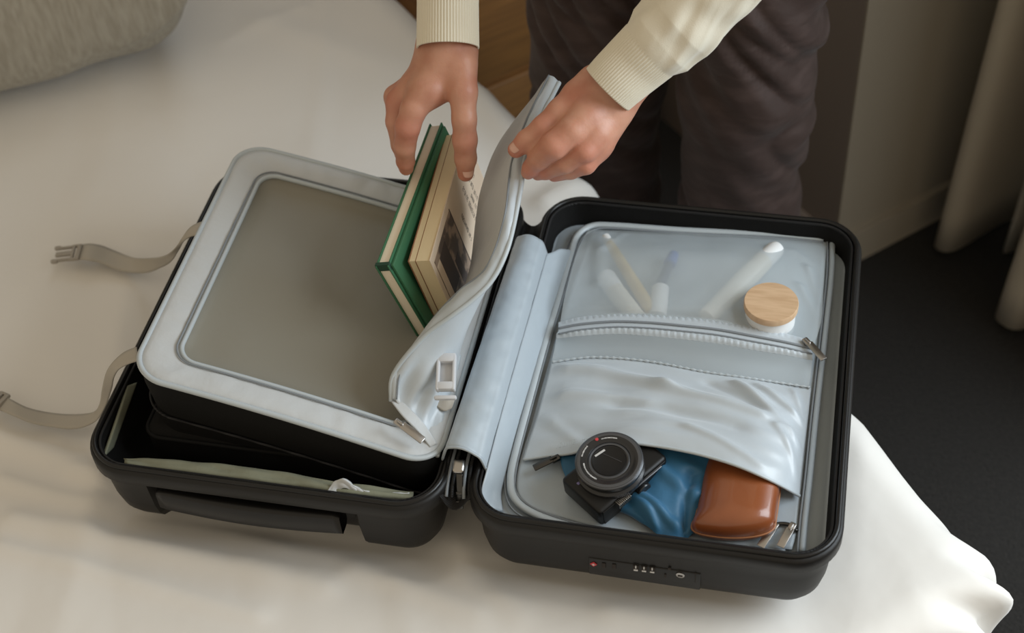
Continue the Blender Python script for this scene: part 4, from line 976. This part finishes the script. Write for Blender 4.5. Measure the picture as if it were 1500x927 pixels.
ml = nt.nodes.new('ShaderNodeMath'); ml.operation = 'MULTIPLY'; ml.inputs[1].default_value = 0.75; nt.links.new(an.outputs['Fac'], ml.inputs[0])
nt.links.new(ml.outputs[0], mx.inputs['Factor']); nt.links.new(src, mx.inputs['A']); mx.inputs['B'].default_value = (0.50, 0.17, 0.115, 1); nt.links.new(mx.outputs['Result'], bs.inputs['Base Color'])
def nail(c, dirn, nrm, w_, l_):
    c = np.array(c); d = np.array(dirn, float); n_ = np.array(nrm, float); n_ /= np.linalg.norm(n_); d -= (d @ n_) * n_; d /= np.linalg.norm(d); s = np.cross(d, n_)
    V2 = []; nu = 12
    for j in range(nu):
        for i in range(nu):
            a = -1 + 2 * i / (nu - 1); b = -1 + 2 * j / (nu - 1)
            rr = math.sqrt(max(0, 1 - 0.5 * b * b)) ; x = a * math.sqrt(max(0.0, 1 - 0.45 * b ** 4)) ; y = b
            V2.append(c + s * x * w_ + d * y * l_ * math.sqrt(max(0.0, 1 - 0.35 * a * a)) + n_ * (-0.30 * w_ * x * x - 0.10 * l_ * (y * y) * (1 if y > 0 else 0.4)))
    o = mesh_obj('thumbnail', V2, grid_faces(nu, nu), MT['nail'], body, solid=0.0008)
    return o
tc_ = (CAM - at(682, 250, .82)); tc_ /= np.linalg.norm(tc_)
def on_tip(x, y, z, r, px, py):
    """point on the finger sphere facing the given pixel"""
    c = at(x, y, z); R_ = r * depth(c) / F; dd = at(px, py, z) - CAM; dd /= np.linalg.norm(dd); oc = CAM - c; b = oc @ dd; disc = b * b - (oc @ oc - R_ * R_)
    t = -b - math.sqrt(max(disc, 0)); p = CAM + dd * t; return p, (p - c) / np.linalg.norm(p - c)
p, n_ = on_tip(682, 251, .822, 13.5, 686, 251); nail(p - n_ * 0.0004, at(682, 262, .81) - at(681, 240, .83), n_, 0.0060, 0.0072)
p, n_ = on_tip(759, 217, .874, 13.5, 755, 214); nail(p - n_ * 0.0004, at(745, 226, .868) - at(768, 208, .88), n_, 0.0060, 0.0072)

# ---- sleeves and sweater
def sleeve(name, px, ribs_end, mat_, seed, parent, folds):
    L = P3(px); C = cr([c for c, r in L], 150); Rr = cr([(r, 0, 0) for c, r in L], 150)[:, 0]
    T, N, Bn = frames(C); k = 320; V2 = []
    s = np.r_[0, np.cumsum(np.linalg.norm(np.diff(C, axis=0), axis=1))]
    for i in range(150):
        for j in range(k):
            a = 2 * math.pi * j / k; r = Rr[i]
            if s[i] < ribs_end: r = r * 1.0 + 0.0006 * math.sin(a * 64)
            else:
                q = min(1, (s[i] - ribs_end) / 0.015)
                r += q * (0.004 + folds * (0.22 * math.sin(s[i] * 120 + 2.2 * math.sin(a + seed) + 1.5 * noise.noise(Vector((math.cos(a) * 1.5, math.sin(a) * 1.5, s[i] * 8)))) + 1.1 * noise.noise(Vector((math.cos(a) * 1.6, math.sin(a) * 1.6, s[i] * 26 + 3 * math.sin(a) + seed)))))
            V2.append(C[i] + r * (math.cos(a) * N[i] + math.sin(a) * Bn[i]))
    o = mesh_obj(name, V2, grid_faces(k, 150, True), mat_, parent, solid=0.0015, off=-1)
    return o
def sl_ext(c, r): return c
sw_pts = []
torso = [(pel, np.array([0.11, 0.80, 1.12]), 0.145, 0.15), (np.array([0.11, 0.80, 1.12]), chest, 0.15, 0.15), (shA, shB, 0.075, 0.075), (chest, np.array([0.10, 0.70, 1.44]), 0.07, 0.06)]
pA = at(655, -110, 1.04); pB = at(1110, -75, 1.07)
prims = torso + [(shA, elA, 0.06, 0.05), (elA, pA, 0.05, 0.040), (shB, elB, 0.06, 0.052), (elB, pB, 0.052, 0.044)]
G, lo_ = sdf_grid([q for p_ in prims for q in p_[:2]], 0.18, 0.008); D = None
for a, b, ra, rb in prims: c = cone(G, a, b, ra, rb); D = c if D is None else smin(D, c, 0.03)
Vs, Fs = surface_nets(D, lo_, 0.008)
swt = mesh_obj('sweater', Vs, Fs, MT['knit'], pe); bmx = bmesh.new(); bmx.from_mesh(swt.data); bmesh.ops.recalc_face_normals(bmx, faces=bmx.faces); bmx.to_mesh(swt.data); bmx.free(); swt.data.shade_smooth()
swt['label'] = 'cream fine-knit sweater with ribbed cuffs'
sleeve('sleeve', [(656, 70, .937, 45.5), (656, 40, .952, 45), (656, 0, .975, 45), (656, -60, 1.01, 45), (655, -120, 1.045, 47)], 0.075, MT['knit'], 1.0, swt, 0.003)
sleeve('sleeve', [(890, 131, .928, 43), (905, 116, .937, 44.5), (930, 93, .950, 46), (960, 66, .968, 49), (1000, 30, .99, 52), (1050, -15, 1.02, 55), (1115, -70, 1.06, 44)], 0.060, MT['knit'], 2.3, swt, 0.0045)

# ---- trousers
def trousers():
    lY, rY = 0.86, 0.76
    q = lambda x, y, Y, r: (aty(x, y, Y), r * depth(aty(x, y, Y)) / F)
    Lg = [q(884, -10, lY, 106), q(876, 120, lY, 96), q(880, 290, lY, 84)]; Rg = [q(1106, -10, rY, 106), q(1098, 120, rY, 100), q(1084, 300, rY, 84)]
    Lg.append((np.array([Lg[-1][0][0] - 0.005, 0.89, 0.06]), 0.062)); Rg.append((np.array([Rg[-1][0][0] - 0.005, 0.80, 0.06]), 0.062))
    pl = [(np.array([0.02, 0.88, 0.90]), 0.10), (np.array([0.20, 0.80, 0.90]), 0.10)]
    h = 0.006; G, lo = sdf_grid([p for p, r in Lg + Rg + pl], 0.16, h); G = G[:, :, G[0, 0, :, 2] > 0.02]; lo = lo.copy(); lo[2] = G[0, 0, 0, 2]
    D = None
    for ch in (Lg, Rg):
        d = None
        for (a, ra), (b, rb) in zip(ch[:-1], ch[1:]): c = cone(G, a, b, ra, rb); d = c if d is None else smin(d, c, 0.03)
        D = d if D is None else smin(D, d, 0.012)
    for a, b in ((pl[0], pl[1]), (pl[0], Lg[0]), (pl[1], Rg[0])): D = smin(D, cone(G, a[0], b[0], a[1], b[1]), 0.04)
    Vt, Ft = surface_nets(D, lo, h)
    o = mesh_obj('trousers', Vt, Ft, MT['velvet'], pe)
    bmx = bmesh.new(); bmx.from_mesh(o.data); bmesh.ops.recalc_face_normals(bmx, faces=bmx.faces); bmx.normal_update()
    for v in bmx.verts:
        p = v.co; z = p.z
        f = noise.noise(Vector((p.x * 5 + z * 6, p.y * 5, z * 22 - p.x * 14)))
        g = 1 - min(1, abs(noise.noise(Vector((p.x * 4 + 3, p.y * 4, z * 14 + p.x * 15)))) * 3.2)
        v.co += v.normal * (0.004 * f - 0.017 * g * (0.4 + 0.6 * min(1, max(0, (z - 0.45) * 4))))
    bmx.to_mesh(o.data); bmx.free(); o.data.shade_smooth(); o['label'] = 'dark brown velvety trousers'
    mm = o.modifiers.new('s', 'SMOOTH'); mm.factor = 0.5; mm.iterations = 2
    for c in (Lg[-1][0], Rg[-1][0]):
        cx, cy = c[0], c[1]; d = -V; V2 = []; n = 20; k = 16
        for i in range(n):
            t = i / (n - 1); ww = 0.048 * (math.sin(math.pi * min(1, max(0.02, 0.08 + t * 0.9))) ** 0.35); hh = 0.085 * (1 - 0.45 * t) * (0.4 + 0.6 * min(1, (1 - t) * 6)) ; pos = np.array([cx, cy, 0.0]) + d * (-0.10 + 0.22 * t)
            for j in range(k):
                a = 2 * math.pi * j / k; V2.append(pos + U * ww * math.cos(a) + np.array([0, 0, hh / 2 + hh / 2 * math.sin(a)]))
        F2 = grid_faces(k, n, True); F2 += [tuple(range(k)), tuple(range((n - 1) * k, n * k))]
        mesh_obj('shoe', V2, F2, MT['black_fabric'], pe)
trousers()
